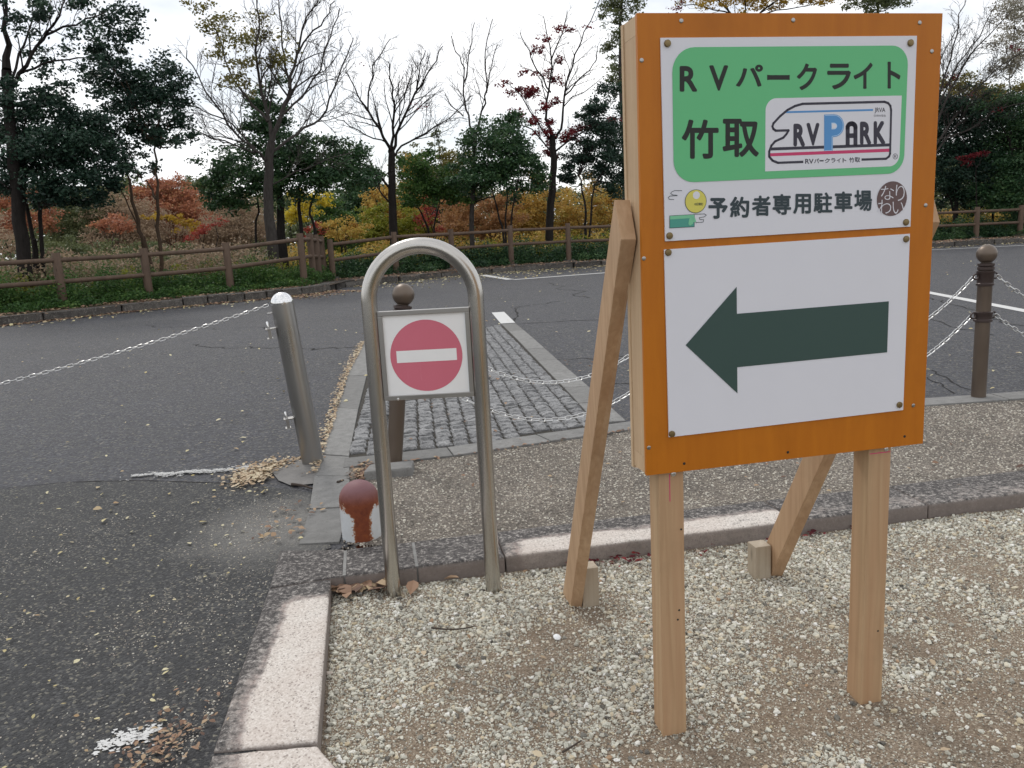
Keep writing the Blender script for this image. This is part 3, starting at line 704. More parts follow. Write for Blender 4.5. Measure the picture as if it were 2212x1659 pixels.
for bu0, bu1, tu0, tu1 in ((-.047, -.010, -.103, -.0645), (.724, .762, .6905, .729)):
    m = MB(); w = [(0, 0)]
    m.hexa([(bu0, .812, -.03), (bu1, .797, -.03), (bu1, .90, -.03), (bu0, .915, -.03),
            (tu0, .012, 1.270), (tu1, .016, 1.268), (tu1, .054, 1.358), (tu0, .052, 1.360)])
    m.build('brace', WOODB, sign, bevel=.0018)
for a_, b_, c_, d_, h_ in ((-.008, .052, .775, .835, .134), (.655, .717, .783, .845, .122)):
    m = MB(); m.box((a_, c_, -.1), (b_, d_, h_)); m.build('ground_stake', WOODS, sign, bevel=.003)
for u_, z_ in ((.022, .347), (.018, .322), (.588, .20), (.030, .56)):
    m = MB(); m.poly([(u_ + .0028 * math.cos(k * .785), .0040, z_ + .0028 * math.sin(k * .785)) for k in range(8)][::-1]); m.build('nail_hole', BLACK, sign)
for u_, z_, w_, h_ in ((.002, .67, .0011, .035), (.575, .696, .03, .0012)):
    m = MB(); m.poly([(u_ - w_, .0041, z_ - h_), (u_ + w_, .0041, z_ - h_), (u_ + w_, .0041, z_ + h_), (u_ - w_, .0041, z_ + h_)]); m.build('pencil_mark', CRIM, sign)
# printed sheets
def sheet_part(name, pxs):
    q = [sp(*p, VS) for p in pxs]; m = MB(); a, b = q[0], q[2]
    m.hexa([(p[0], VS, p[1]) for p in (q[3], q[2], q[1], q[0])] + [(p[0], VP - .0005, p[1]) for p in (q[3], q[2], q[1], q[0])])
    o = m.build(name, WHITE, sign)
    bm = bmesh.new(); bm.from_mesh(o.data); bmesh.ops.recalc_face_normals(bm, faces=bm.faces); bm.to_mesh(o.data); bm.free()
    return o
up = sheet_part('name_sheet', [(2642, 151), (3668, 143), (3642, 906), (2661, 965)])
lo = sheet_part('arrow_sheet', [(2657, 998), (3640, 935), (3613, 1640), (2676, 1749)])
def print_poly(name, polys, mat, parent, layer=0):
    """polys in sign (u,z); flat ink a hair above the sheet"""
    m = MB(); v = VI - .0002 * layer
    for P in polys: m.poly([(p[0], v, p[1]) for p in P])
    me = m.mesh(name); bm = bmesh.new(); bm.from_mesh(me); bmesh.ops.triangulate(bm, faces=bm.faces)
    for f in bm.faces:
        f.normal_update()
        if f.normal.y > 0: f.normal_flip()
    bm.to_mesh(me); bm.free(); return put(name, me, parent, mat)
def stroke(pts, w, closed=False):
    pts = [np.array(p, float) for p in pts]; n = len(pts); quads = []
    for i in range(n if closed else n - 1):
        a, b = pts[i], pts[(i + 1) % n]; d = b - a; L = np.linalg.norm(d)
        if L < 1e-6: continue
        d /= L; nn = np.array([-d[1], d[0]]) * w / 2; e = d * w * .28
        quads.append([a - nn - e, b - nn + e, b + nn + e, a + nn - e])
    return quads
def glyph_mesh(ch, bold):
    c = bpy.data.curves.new('type', 'FONT'); c.body = ch; c.offset = min(0, bold); c.resolution_u = 4
    o = bpy.data.objects.new('type', c); COL.objects.link(o); bpy.context.view_layer.update()
    me = bpy.data.meshes.new_from_object(o.evaluated_get(bpy.context.evaluated_depsgraph_get()))
    v = np.array([q.co[:2] for q in me.vertices]); f = [tuple(p.vertices) for p in me.polygons]
    bpy.data.objects.remove(o); bpy.data.curves.remove(c); bpy.data.meshes.remove(me)
    offs = [(0, 0)] + [(bold * math.cos(k * math.pi / 4), bold * math.sin(k * math.pi / 4)) for k in range(8)] if bold > 0 else [(0, 0)]
    n = len(v); V_ = np.concatenate([v + np.array(o_) for o_ in offs]); F_ = [tuple(i + n * k for i in q) for k in range(len(offs)) for q in f]; K_ = np.repeat(np.arange(len(offs)), n)
    V_ = (V_ - V_.min(0)) / (V_.max(0) - V_.min(0)); return V_, F_, K_
def lettering(name, items, mat, parent, conv, layer=1):
    """items: (text, x0, y0, x1, y1[, bold]) boxes measured on the enlarged photograph"""
    m = MB(); v_ = VI - .0002 * layer; big = name in ('name_lettering', 'reserved_lettering', 'emblem_lettering', 'logo_lettering')
    for it in items:
        if big: m = MB()
        ch, x0, y0, x1, y1 = it[:5]; bold = it[5] if len(it) > 5 else .02
        g, f, kk = glyph_mesh(ch, bold)
        tl, tr, br, bl = [conv(*p) for p in ((x0, y0), (x1, y0), (x1, y1), (x0, y1))]
        if len(it) > 6: tl, tr, br, bl = [conv(*p) for p in it[6]]
        P = [bl * (1 - a) * (1 - b) + br * a * (1 - b) + tr * a * b + tl * (1 - a) * b for a, b in g]
        m.add([(p[0], v_ - 1.2e-5 * k, p[1]) for p, k in zip(P, kk)], f)
        if big: fin(m, 'letter', mat, parent)
    if not big:
        o = fin(m, name, mat, parent); o['kind'] = 'stuff'; return o
def fin(m, name, mat, parent):
    me = m.mesh(name); bm = bmesh.new(); bm.from_mesh(me)
    for fc in bm.faces:
        fc.normal_update()
        if fc.normal.y > 0: fc.normal_flip()
    bm.to_mesh(me); bm.free(); return put(name, me, parent, mat)
def arc(c, r, a0, a1, n=8): return [np.array([c[0] + r * math.cos(math.radians(a0 + (a1 - a0) * i / n)), c[1] + r * math.sin(math.radians(a0 + (a1 - a0) * i / n))]) for i in range(n + 1)]
def rrect(u0, z0, u1, z1, r): # r: radii for BL, BR, TR, TL
    P = []
    for (cx, cz_, a), q in zip((((u0, z0, 180)), (u1, z0, 270), (u1, z1, 0), (u0, z1, 90)), r):
        sx = 1 if cx == u0 else -1; sz = 1 if cz_ == z0 else -1
        P += arc((cx + sx * q, cz_ + sz * q), q, a, a + 90) if q else [np.array([cx, cz_])]
    return P
a_, b_ = cz(190, 680), cz(1533, 620); t_, d_ = cz(860, 267), cz(860, 1025)
gu0, gu1, gz1, gz0 = a_[0], b_[0], t_[1], d_[1]
print_poly('green_field', [rrect(gu0, gz0, gu1, gz1, (.048, .042, .042, .052))], GREEN, up, 1)
lettering('name_lettering', [('R', 228, 380, 330, 528, .03), ('V', 398, 376, 508, 523, .03), ('パ', 552, 372, 708, 500, .028), ('ー', 732, 431, 862, 461, .0), ('ク', 903, 365, 1020, 520, .028),
    ('ラ', 1078, 366, 1215, 515, .028), ('イ', 1230, 360, 1340, 512, .028), ('ト', 1425, 355, 1500, 510, .028), ('竹', 240, 688, 453, 915, .026), ('取', 475, 684, 685, 905, .026)], BLACK, up, cz, 2)
q = [cz(722, 770), cz(1500, 750)]; pz1, pz0 = cz(1100, 559)[1], cz(1100, 972)[1]
print_poly('logo_field', [rrect(q[0][0], pz0, q[1][0], pz1, (0, .026, 0, .026))], WHITE, up, 2)
OUT = [(705, 930), (372, 942), (300, 912), (256, 860), (256, 790), (285, 712), (335, 655), (445, 605), (485, 560), (517, 507), (345, 512), (312, 490), (299, 455), (312, 415), (400, 320), (500, 235), (600, 182), (705, 152), (1800, 125), (1850, 142), (1880, 180), (1890, 240), (1876, 820), (1862, 858), (1822, 888), (1500, 899)]
print_poly('logo_outline', stroke([cl(*p) for p in OUT], .0052), NAVY, up, 4)
print_poly('logo_baseline', [[cl(285, 737), cl(990, 712), cl(990, 752), cl(268, 778)], [cl(1108, 708), cl(1880, 682), cl(1880, 722), cl(1108, 748)]], NAVY, up, 3)
print_poly('logo_stripe', [[cl(266, 814), cl(1872, 752), cl(1870, 795), cl(266, 856)]], CRIM, up, 3)
print_poly('logo_roof_line', stroke([cl(480, 264), cl(1642, 234)], .0042), LBLUE if False else BLUE, up, 3)
def bowl(cx, cy, rx, ry, a0=-90, a1=90, n=10): return [(cx + rx * math.cos(math.radians(a0 + (a1 - a0) * i / n)), cy + ry * math.sin(math.radians(a0 + (a1 - a0) * i / n))) for i in range(n + 1)]
Pp = [(992, 296)] + bowl(1125, 444, 134, 152) + [(1108, 600), (1108, 778), (992, 782)]
print_poly('parking_letter', [[cl(*p) for p in Pp]], BLUE, up, 4)
inn = [(1005, 308)] + bowl(1125, 444, 121, 139) + [(1096, 588), (1096, 776), (1005, 780)]
print_poly('letter_edge', stroke([cl(*p) for p in inn], .0014), LBLUE, up, 5)
print_poly('letter_hole', [[cl(*p) for p in [(1088, 405)] + bowl(1118, 450, 48, 46) + [(1088, 495)]]], LBLUE, up, 5)
print_poly('letter_hole', [[cl(*p) for p in [(1096, 415)] + bowl(1118, 450, 38, 35) + [(1096, 486)]]], WHITE, up, 6)
lettering('logo_lettering', [('R', 580, 418, 738, 722, .05), ('V', 755, 408, 930, 715, .05), ('R', 1472, 390, 1625, 700, .05), ('K', 1655, 384, 1815, 698, .05)], NAVY, up, cl, 3)
AA = [stroke([cl(*p) for p in [(1308, 700), (1308, 480)] + [(1360 + 52 * math.cos(math.radians(180 + i * 18)), 470 + 52 * math.sin(math.radians(180 + i * 18))) for i in range(11)] + [(1412, 480), (1412, 697)]], .0105), stroke([cl(1308, 580), cl(1412, 577)], .0105)]
print_poly('logo_arched_letter', AA[0] + AA[1], NAVY, up, 3)
lettering('logo_caption', [('RV', 738, 890, 850, 955, .02), ('パ', 858, 885, 925, 948, .02), ('ー', 930, 905, 985, 925, 0), ('ク', 1000, 882, 1068, 945, .02), ('ラ', 1085, 880, 1145, 942, .02), ('イ', 1160, 880, 1215, 940, .02), ('ト', 1240, 878, 1290, 938, .02), ('竹', 1328, 870, 1398, 938, .02), ('取', 1403, 868, 1475, 935, .02),
    ('JRVA', 1668, 203, 1812, 280, .01), ('日本RV協会', 1660, 294, 1820, 326, 0), ('®', 1912, 818, 1980, 896, 0)], NAVY, up, cl, 3)
lettering('reserved_lettering', [('予', 420, 198, 588, 380, .035), ('約', 607, 187, 775, 370, .032), ('者', 797, 178, 960, 355, .032), ('専', 977, 165, 1138, 345, .032), ('用', 1155, 163, 1310, 337, .032), ('駐', 1333, 150, 1495, 330, .028), ('車', 1513, 143, 1670, 320, .032), ('場', 1685, 130, 1840, 312, .03)], INK, up, cb, 1)
cc = cb(2012, 205); rr_ = abs(cb(2012, 55)[1] - cb(2012, 355)[1]) / 2
print_poly('brown_emblem', [arc(cc, rr_, 0, 355, 40)], BROWNI, up, 1)
lettering('emblem_lettering', [('な', 1915, 95, 2030, 215, -.012), ('り', 2045, 85, 2122, 225, -.012), ('わ', 1890, 215, 2005, 340, -.012), ('い', 2018, 232, 2115, 335, -.012)], WHITE, up, cb, 2)
mc = cb(310, 228); mr = abs(cb(310, 126)[1] - cb(310, 332)[1]) / 2
print_poly('moon_edge', [arc(mc, mr, 0, 355, 36)], INK, up, 1)
print_poly('moon', [arc(mc, mr - .0012, 0, 355, 36)], YELL, up, 2)
print_poly('moon_shine', [arc(cb(315, 175), .0085, 0, 350, 20)], WHITE, up, 3)
lettering('moon_lettering', [('©広陵町', 298, 240, 372, 264, .01)], INK, up, cb, 4)
cloudl = [[(190, 135), (125, 135), (100, 148), (92, 160), (110, 172), (150, 175)], [(150, 178), (85, 182), (72, 195), (80, 210), (120, 212)], [(300, 340), (385, 337), (402, 348), (385, 362), (340, 370), (345, 385), (380, 388), (375, 408), (310, 413)], [(290, 300), (320, 298), (325, 315), (295, 325)]]
print_poly('cloud_line', sum([stroke([cb(*p) for p in c_], .0011) for c_ in cloudl], []), INK, up, 1)['kind'] = 'stuff'
print_poly('bamboo_edge', [[cb(82, 352), cb(300, 340), cb(300, 450), cb(82, 462)]], INK, up, 1)
print_poly('bamboo_cup', [[cb(86, 356), cb(297, 344), cb(297, 447), cb(86, 458)]], TEAL, up, 2)
print_poly('bamboo_rim', [[cb(86, 356), cb(297, 344), cb(297, 372), cb(86, 386)]], LEAFG, up, 3)
print_poly('bamboo_leaf', [[cb(270, 352), cb(292, 385), cb(285, 425), cb(258, 440), cb(245, 425), cb(252, 385)], [cb(272, 352), cb(302, 372), cb(314, 405), cb(290, 410)]], LEAFG, up, 4)
A6 = lambda x, y: sp(2400 + x * .766727, 900 + y * .766727)
print_poly('arrow', [[A6(*p) for p in ((447, 627), (713, 322), (714, 463), (1507, 398), (1498, 664), (716, 742), (717, 878))]], ARROWG, lo, 1)
# pins and screws
def disc_pin(name, pos, r, mat, parent, h=.005):
    m = MB(); m.lathe([(r, 0), (r, h * .6), (r * .85, h * .9), (r * .4, h)], 14)
    o = m.build(name, mat, parent, True); o.location = pos; o.rotation_euler = (math.radians(90), 0, 0); return o
for p_, par in [((158, 250), up), ((1558, 247), up), ((170, 1358), up), ((1532, 1280), up)]: q_ = cz(*p_); disc_pin('pin', (q_[0], VS, q_[1]), .0078, BRASS, par)
for p_ in ((356, 143), (1597, 73), (1562, 938), (375, 1090)): q_ = A6(*p_); disc_pin('pin', (q_[0], VS, q_[1]), .0078, BRASS, lo)
for p_ in ((13, 345), (242, 117), (888, 113), (1618, 128), (1688, 293), (1652, 1182)): q_ = cz(*p_); disc_pin('screw', (q_[0], VP, q_[1]), .0048, STEELD, sign, .0015)
for p_ in ((232, 175), (258, 1164), (1640, 943)): q_ = A6(*p_); disc_pin('screw', (q_[0], VP, q_[1]), .0048, STEELD, sign, .0015)
for p_ in ((443, 1247), (985, 1188), (1595, 1105)): q_ = A6(*p_); disc_pin('screw_hole', (q_[0], VP, q_[1]), .0035, BLACK, sign, .0006)
for u_ in (.012, .592): disc_pin('screw', (u_, .0045, z0 - .008), .0062, GALV, sign, .003)
# ------------------------------------------------------------------ steel hoop with the no entry plate
hx0, hx1, hy, hr = -.478, -.109, 2.768, .0278
hoop = empty('no_entry_hoop', ((hx0 + hx1) / 2, hy, 0), label='brushed steel hoop carrying a red and white no entry plate', cat='barrier')
hw = (hx1 - hx0) / 2; zt = 1.085
P = [(-hw, 0, -.2), (-hw, 0, .4), (-hw, 0, zt)] + [(-hw * math.cos(math.pi * i / 28), 0, zt + hw * math.sin(math.pi * i / 28)) for i in range(1, 28)] + [(hw, 0, zt), (hw, 0, .4), (hw, 0, -.2)]
m = MB(); m.tube(P, hr, 20); m.build('hoop_pipe', STEEL, hoop, True)
pz0_, pz1_ = .738, 1.052; fx = .159
m = MB()
for a, b in (((-fx, -.012, pz1_ - .016), (fx, .012, pz1_)), ((-fx, -.012, pz0_), (fx, .012, pz0_ + .016)), ((-fx, -.0125, pz0_ + .0163), (-fx + .016, .0125, pz1_ - .0163)), ((fx - .016, -.0125, pz0_ + .0163), (fx, .0125, pz1_ - .0163))): m.box(a, b)
m.build('plate_frame', STEELD, hoop, bevel=.0015)
m = MB(); m.box((-fx + .0155, -.004, pz0_ + .0155), (fx - .0155, .004, pz1_ - .0155)); pl_ = m.build('sign_plate', PLATEW, hoop)
pcz, pr = .8905, .126
m = MB(); m.poly([(pr * math.cos(6.28319 * i / 56), -.0047, pcz + pr * math.sin(6.28319 * i / 56)) for i in range(56)]); m.build('red_disc', REDF, pl_)
m = MB(); m.poly([(-.104, -.0052, pcz - .021), (.106, -.0052, pcz - .021), (.106, -.0052, pcz + .021), (-.104, -.0052, pcz + .021)]); m.build('white_bar', PLATEW, pl_)
for s_ in (-1, 1):
    for z_ in (.765, 1.03):
        m = MB(); m.box((s_ * fx - .006, -.006, z_ - .008), (s_ * fx + .006, .006, z_ + .008)); m.build('bracket', STEELD, hoop)
m = MB(); m.lathe([(.0045, 0), (.0045, .004), (.002, .006)], 10); o = m.build('bolt', GALV, hoop, True); o.location = (-fx + .05, -.012, pz0_ + .004); o.rotation_euler = (math.radians(90), 0, 0)
# ------------------------------------------------------------------ steel bollard, leaning
def steel_bollard(loc, tilt, label):
    b = empty('steel_bollard', loc, label=label, cat='bollard'); b.rotation_euler = tilt
    r = .0605
    m = MB(); m.lathe([(r, -.15), (r, .4), (r, .93)], 32); m.build('post', STEELD, b, True)
    m = MB(); m.lathe([(r - .001, .928)] + [(r * math.cos(a), .932 + r * math.sin(a) * .98) for a in [i * math.pi / 20 for i in range(10)]] + [(.004, .932 + r * .98)], 32); m.build('cap', CHROME, b, True)
    for z_ in (.80, .285):
        m = MB(); m.box((-r - .052, -.022, z_), (-r + .004, .022, z_ + .007)); m.box((-r - .042, -.018, z_ - .046), (-r - .026, .018, z_ - .0005)); m.box((-r - .052, -.022, z_ - .05), (-r - .02, .022, z_ - .0465))
        h = m.build('hinge_bracket', STEELD, b, bevel=.001)
        m = MB(); m.lathe([(.0075, 0), (.0075, .034), (.005, .038)], 12); o = m.build('pin', CHROME, h, True); o.location = (-r - .036, 0, z_ + .0072)
    m = MB(); m.tube([(math.cos(a) * .016 - r - .008, math.sin(a) * .016 + .02, .885) for a in [i * 6.283 / 12 for i in range(12)]], .004, 6, closed=True); m.build('eye', STEELD, b, True)
    return b
steel_bollard((-1.163, 4.43, ZA), (math.radians(2), math.radians(-4.9), .3), 'leaning steel bollard with bright domed cap, leaf litter round its foot')
# ------------------------------------------------------------------ brown ball-topped bollards
def ball_bollard(loc, tilt, label):
    b = empty('ball_bollard', loc, label=label, cat='bollard', group='brown ball topped bollards carrying chains'); b.rotation_euler = tilt
    r = .044
    m = MB(); m.lathe([(r, -.15), (r, .55), (r * .98, .86)], 24); m.build('post', BRONZE, b, True)
    m = MB(); m.lathe([(.03, .868)] + [(.0605 * math.sin(a), .948 - .0605 * math.cos(a)) for a in [math.pi * (.16 + .82 * i / 16) for i in range(17)]], 28); m.build('ball', BRONZE, b, True)
    m = MB(); m.lathe([(.043, .846), (.05, .85), (.05, .866), (.044, .870), (.05, .875), (.05, .889), (.03, .893)], 24); m.build('collar', BRONZED, b, True)
    for z_, rr in ((.745, .0525), (.512, .056)):
        m = MB(); hh = .1 if z_ > .6 else .07
        m.lathe([(.0435, z_), (rr, z_ + .004), (rr, z_ + .016), (rr - .004, z_ + .02), (rr - .003, z_ + hh - .02), (rr, z_ + hh - .016), (rr, z_ + hh - .004), (.0435, z_ + hh)], 24); bd = m.build('band', BRONZED, b, True)
        for s_ in (-1, 1):
            m = MB(); m.tube([(s_ * (rr + .016) + math.cos(a) * .018, 0, z_ + hh * .62 + math.sin(a) * .018) for a in [i * 6.283 / 12 for i in range(12)]], .0055, 6, closed=True); m.build('eye', BRONZED, bd, True)
    return b
BA = (-.683, 4.315, ZA); BB = (1.17, 4.80, ZA); BC = (3.074, 5.14, ZA); BD = (4.98, 5.36, ZA)
tiltA = math.radians(7.6)
ball_bollard(BA, (math.radians(-1), tiltA, .2), 'leaning brown ball topped bollard behind the no entry plate')
ball_bollard(BB, (0, 0, .2), 'brown ball topped bollard standing behind the orange sign board')
ball_bollard(BC, (0, 0, .15), 'upright brown ball topped bollard with dark bands right of the sign')
ball_bollard(BD, (0, 0, .12), 'brown ball topped bollard just beyond the right edge')
# ------------------------------------------------------------------ chains, every link a part
def link_mesh(pitch, w, r):
    m = MB(); L = pitch / 2 + r; a = L - w / 2; pts = []
    for i in range(6): t_ = -math.pi / 2 + math.pi * i / 5; pts.append((a - w / 2 * 0 + (w / 2) * math.cos(t_) - 0, (w / 2) * math.sin(t_), 0))
    for i in range(6): t_ = math.pi / 2 + math.pi * i / 5; pts.append((-a + (w / 2) * math.cos(t_), (w / 2) * math.sin(t_), 0))
    m.tube(pts, r, 5, closed=True); me = m.mesh('link', True); me.materials.append(GALV); return me
LINK = link_mesh(.040, .020, .0032); LINKS = link_mesh(.028, .013, .0023)
def chain(a, b, sag, label, group, me=LINK, pitch=.040):
    a, b = np.array(a, float), np.array(b, float)
    c = empty('chain', a, label=label, cat='chain', group=group)
    f = lambda u: a + (b - a) * u - np.array([0, 0, 4 * sag * u * (1 - u)])
    us = np.linspace(0, 1, 600); P = np.array([f(u) for u in us]); L = np.concatenate([[0], np.cumsum(np.linalg.norm(np.diff(P, axis=0), axis=1))])
    n = int(L[-1] / pitch); k = np.array([[np.interp((i + .5) * L[-1] / n, L, P[:, j]) for j in range(3)] for i in range(n)])
    for i in range(n):
        d = k[min(i + 1, n - 1)] - k[max(i - 1, 0)]; d /= np.linalg.norm(d)
        x = Vector(d); up_ = Vector((0, 0, 1)); y = up_.cross(x).normalized(); z = x.cross(y)
        rot = Matrix((x, y, z)).transposed().to_4x4() @ Matrix.Rotation((0.35 if i % 2 else 1.75) + random.uniform(-.18, .18), 4, 'X')
        o = put('link', me, c); o.matrix_world = Matrix.Translation(Vector(k[i] - a)) @ rot
    return c
sA, cA = math.sin(tiltA), math.cos(tiltA)
ea = lambda z, off: (BA[0] + sA * z + off, BA[1] + .01, ZA + cA * z)
gch = 'pairs of chains hung between brown bollards'
chain(ea(.807, .075), (BB[0] - .075, BB[1], ZA + .807), .43, 'upper sagging chain over the setts, left of the sign', gch)
chain(ea(.555, .078), (BB[0] - .078, BB[1], ZA + .555), .40, 'lower sagging chain over the setts, left of the sign', gch)
chain((BB[0] + .075, BB[1], ZA + .807), (BC[0] - .075, BC[1], ZA + .807), .42, 'upper chain rising from the sign to the right hand bollard', gch)
chain((BB[0] + .078, BB[1], ZA + .555), (BC[0] - .078, BC[1], ZA + .555), .40, 'lower chain rising from the sign to the right hand bollard', gch)
chain((BC[0] + .075, BC[1], ZA + .807), (BD[0] - .075, BD[1], ZA + .807), .36, 'upper chain leaving the right hand bollard for the right edge', gch)
chain((BC[0] + .078, BC[1], ZA + .555), (BD[0] - .078, BD[1], ZA + .555), .34, 'lower chain leaving the right hand bollard for the right edge', gch)
e_ = at(579, 659, 4.47); l_ = at(-330, 905, 3.55)
chain(e_, l_, .035, 'thin taut chain running left from the leaning steel bollard', 'chain across the car park entrance', LINKS, .028)
o = steel_bollard((l_[0] - .08, l_[1], ZA), (0, 0, 2.6), 'steel bollard beyond the left edge holding the taut chain')
# ------------------------------------------------------------------ rusty bollard
m = MB(); r = .0835
m.lathe([(r, -.05), (r, .06), (r, .12), (r, .168)] + [(r * math.cos(a), .168 + r * math.sin(a)) for a in [i * math.pi / 22 for i in range(1, 11)]] + [(.004, .168 + r)], 36)
o = m.build('rusty_bollard', RUSTY, None, True, label='short white bollard with rusted domed top behind the kerb', cat='bollard'); o.location = (-.672, 3.235, ZA)
# ------------------------------------------------------------------ log fences
def fence(name, posts, label, cat, top_h=1.10, zb=.2, rails=(.98, .53), pr_=.088, rr_=.052, last_gap=()):
    f = empty(name, (posts[0][0], posts[0][1], 0), label=label, cat=cat); o0 = np.array([posts[0][0], posts[0][1], 0])
    for i, (x, y, zt_) in enumerate(posts):
        m = MB(); q = np.array([x, y, 0]) - o0; n = random.uniform(-.01, .01)
        m.lathe([(pr_, zb - .2), (pr_ * 1.0, zb + .5), (pr_ * .97, zt_ - .02), (pr_ * .9, zt_)], 14); o = m.build('post', LOG, f, True); o.location = q
        m = MB(); m.box((-.17, -.15, zb - .2), (.17, .15, zb + .05 + .03 * random.random())); o = m.build('footing', KERBF, f, bevel=.01); o.location = q; o.rotation_euler = (0, 0, random.uniform(-.4, .4))
    for i, (a, b) in enumerate(zip(posts, posts[1:])):
        if i in last_gap: continue
        for h in rails:
            A = np.array([a[0], a[1], a[2] - (1.16 - h) + .03]); B = np.array([b[0], b[1], b[2] - (1.16 - h) + .03]); d = (B - A) / np.linalg.norm(B - A)
            m = MB(); m.tube([A + d * pr_ * .8 - o0, (A + B) / 2 + np.array([0, 0, random.uniform(-.01, .006)]) - o0, B - d * pr_ * .8 - o0], [rr_, rr_ * .97, rr_], 10); m.build('rail', LOG, f, True)
    return f
def pt_(px, py, Y): q = at(px, py, Y); return (q[0], q[1], q[2])
FL = [(-13.6, 12.6, 1.36), (-12.25, 14.05, 1.36), (-10.75, 15.5, 1.36), pt_(120, 546, 17.0), pt_(309, 536, 18.3), pt_(487, 524, 19.45), pt_(647, 504, 20.5), pt_(668, 504, 21.6), pt_(681, 507, 22.6), pt_(693, 510, 23.6)]
fence('log_fence', FL, 'brown log fence on the left, ending in a short return', 'fence')
FR = [pt_(712, 517, 23.6), pt_(850, 501, 24.6), pt_(973, 495, 25.5), pt_(1101, 487, 26.4), pt_(1226, 482, 27.1)]
a = FR[-1]; b = pt_(2112, 447, 28.6)
for k in range(1, 7): FR.append((a[0] + (b[0] - a[0]) * k / 7, a[1] + (b[1] - a[1]) * k / 7 + .3 * math.sin(k / 7 * 3.14), a[2] + (b[2] - a[2]) * k / 7))
FR += [b, pt_(2207, 443, 28.8), (20.3, 29.0, 1.33), (22.3, 29.1, 1.33)]
fence('log_fence', FR, 'brown log fence along the far edge, running behind the sign', 'fence')
# ------------------------------------------------------------------ vegetation
BARK = m_bark('bark_dark', (.013, .011, .010), (.03, .025, .023))
BARKG = m_bark('bark_grey', (.036, .031, .028), (.075, .066, .061))
BARKB = m_bark('bark_brown', (.05, .033, .023), (.095, .064, .045))
EVER = m_leaf('leaf_evergreen', [(.015, .04, .02), (.03, .075, .032), (.055, .115, .045), (.10, .17, .055)], .22, .42)
EVERB = m_leaf('leaf_deep_evergreen', [(.010, .026, .020), (.018, .042, .030), (.030, .066, .042), (.05, .095, .055)], .18, .42)
EVERL = m_leaf('leaf_bright_evergreen', [(.024, .06, .018), (.045, .105, .028), (.075, .155, .036), (.13, .20, .05)], .3)
OLIVE = m_leaf('leaf_olive_yellow', [(.11, .11, .03), (.19, .17, .05), (.27, .22, .06)], .35)
RED = m_leaf('leaf_dark_red', [(.07, .008, .014), (.15, .014, .022), (.24, .03, .03)], .35)
REDB = m_leaf('leaf_scarlet', [(.24, .035, .03), (.34, .06, .045), (.42, .12, .07)], .35)
RUSS = m_leaf('leaf_russet', [(.26, .13, .085), (.36, .15, .09), (.46, .19, .10), (.48, .29, .14)], .35)
TAN = m_leaf('leaf_dry_tan', [(.26, .185, .13), (.36, .265, .18), (.44, .33, .22)], .35)
GOLD = m_leaf('leaf_gold', [(.27, .16, .02), (.39, .25, .03), (.48, .33, .05)], .35)
OCHRE = m_leaf('leaf_ochre', [(.36, .20, .05), (.48, .29, .07), (.56, .39, .10), (.42, .36, .09)], .35)
LEMON = m_leaf('leaf_lemon', [(.50, .40, .03), (.62, .50, .05), (.70, .58, .10)], .4)
GREENB = m_leaf('leaf_grey_green', [(.08, .10, .05), (.125, .15, .065), (.18, .195, .08)], .3)
BAMB = m_leaf('leaf_bamboo_pale', [(.22, .21, .15), (.30, .28, .22), (.38, .33, .28)], .35)
PEACH = m_leaf('leaf_peach', [(.30, .15, .07), (.40, .21, .09), (.46, .28, .12)], .35)
MOSSG = m_leaf('leaf_yellow_green', [(.13, .15, .02), (.22, .24, .03), (.34, .31, .04)], .35)
def leaf_arrays(clumps, size, cov, flat=.35, depth=1.0, sub=None, fuzz=.24):
    """clumps: (px, py, rx, ry, Y) in photograph pixels at distance Y -> leaf diamonds filling real volumes"""
    C = []; A = []
    for (px, py, rx, ry, Y) in clumps:
        c = at(px, py, Y); k = Y / 1694.0; a, b = rx * k, ry * k; d = depth * max(a, b) * .85
        n = int(cov * math.pi * a * b / (.275 * size * size)); n = max(n, 10)
        ns = sub or max(7, int(math.pi * a * b / (.16 * (.35 + size)) * 1.15))
        s = rng.normal(size=(ns, 3)); s /= np.linalg.norm(s, axis=1)[:, None]; s *= (rng.random((ns, 1)) ** .45) * np.where(rng.random((ns, 1)) < .32, rng.uniform(1.1, 1.6, (ns, 1)), 1.0); s *= np.array([a, d, b])
        w = rng.random(ns) + .25; w /= w.sum(); idx = rng.choice(ns, n, p=w)
        sg = fuzz * .72 * min(a, b) + .035
        p = c + s[idx] + rng.normal(size=(n, 3)) * sg * np.array([1.15, 1.15, .62])
        tone = rng.normal(.5, .14, ns)[idx] + rng.normal(0, .16, n)
        C.append(p); A.append(tone)
    return np.concatenate(C), np.clip(np.concatenate(A), 0, 1)
def leaf_mesh(name, C, T, size, flat=.35, fold=.25):
    n = len(C); th = rng.uniform(0, 2 * math.pi, n); tz = rng.normal(-.25, .5, n)
    L = np.stack([np.cos(th) * np.cos(tz), np.sin(th) * np.cos(tz), np.sin(tz)], 1)
    N = rng.normal(size=(n, 3)) * np.array([1, 1, .8]) + np.array([0, 0, flat]); S = np.cross(L, N); S /= np.linalg.norm(S, axis=1)[:, None] + 1e-9; N = np.cross(S, L)
    s = (size * rng.uniform(.65, 1.35, n))[:, None]
    v = np.stack([C - L * s * .5, C + S * s * .28 + N * s * fold * .3, C + L * s * .5, C - S * s * .28 + N * s * fold * .3], 1)
    f = np.arange(4 * n).reshape(n, 4)
    f = np.concatenate([f[:, [0, 1, 2]], f[:, [0, 2, 3]]])
    return npmesh(name, v.reshape(-1, 3), f, np.repeat(T, 4))
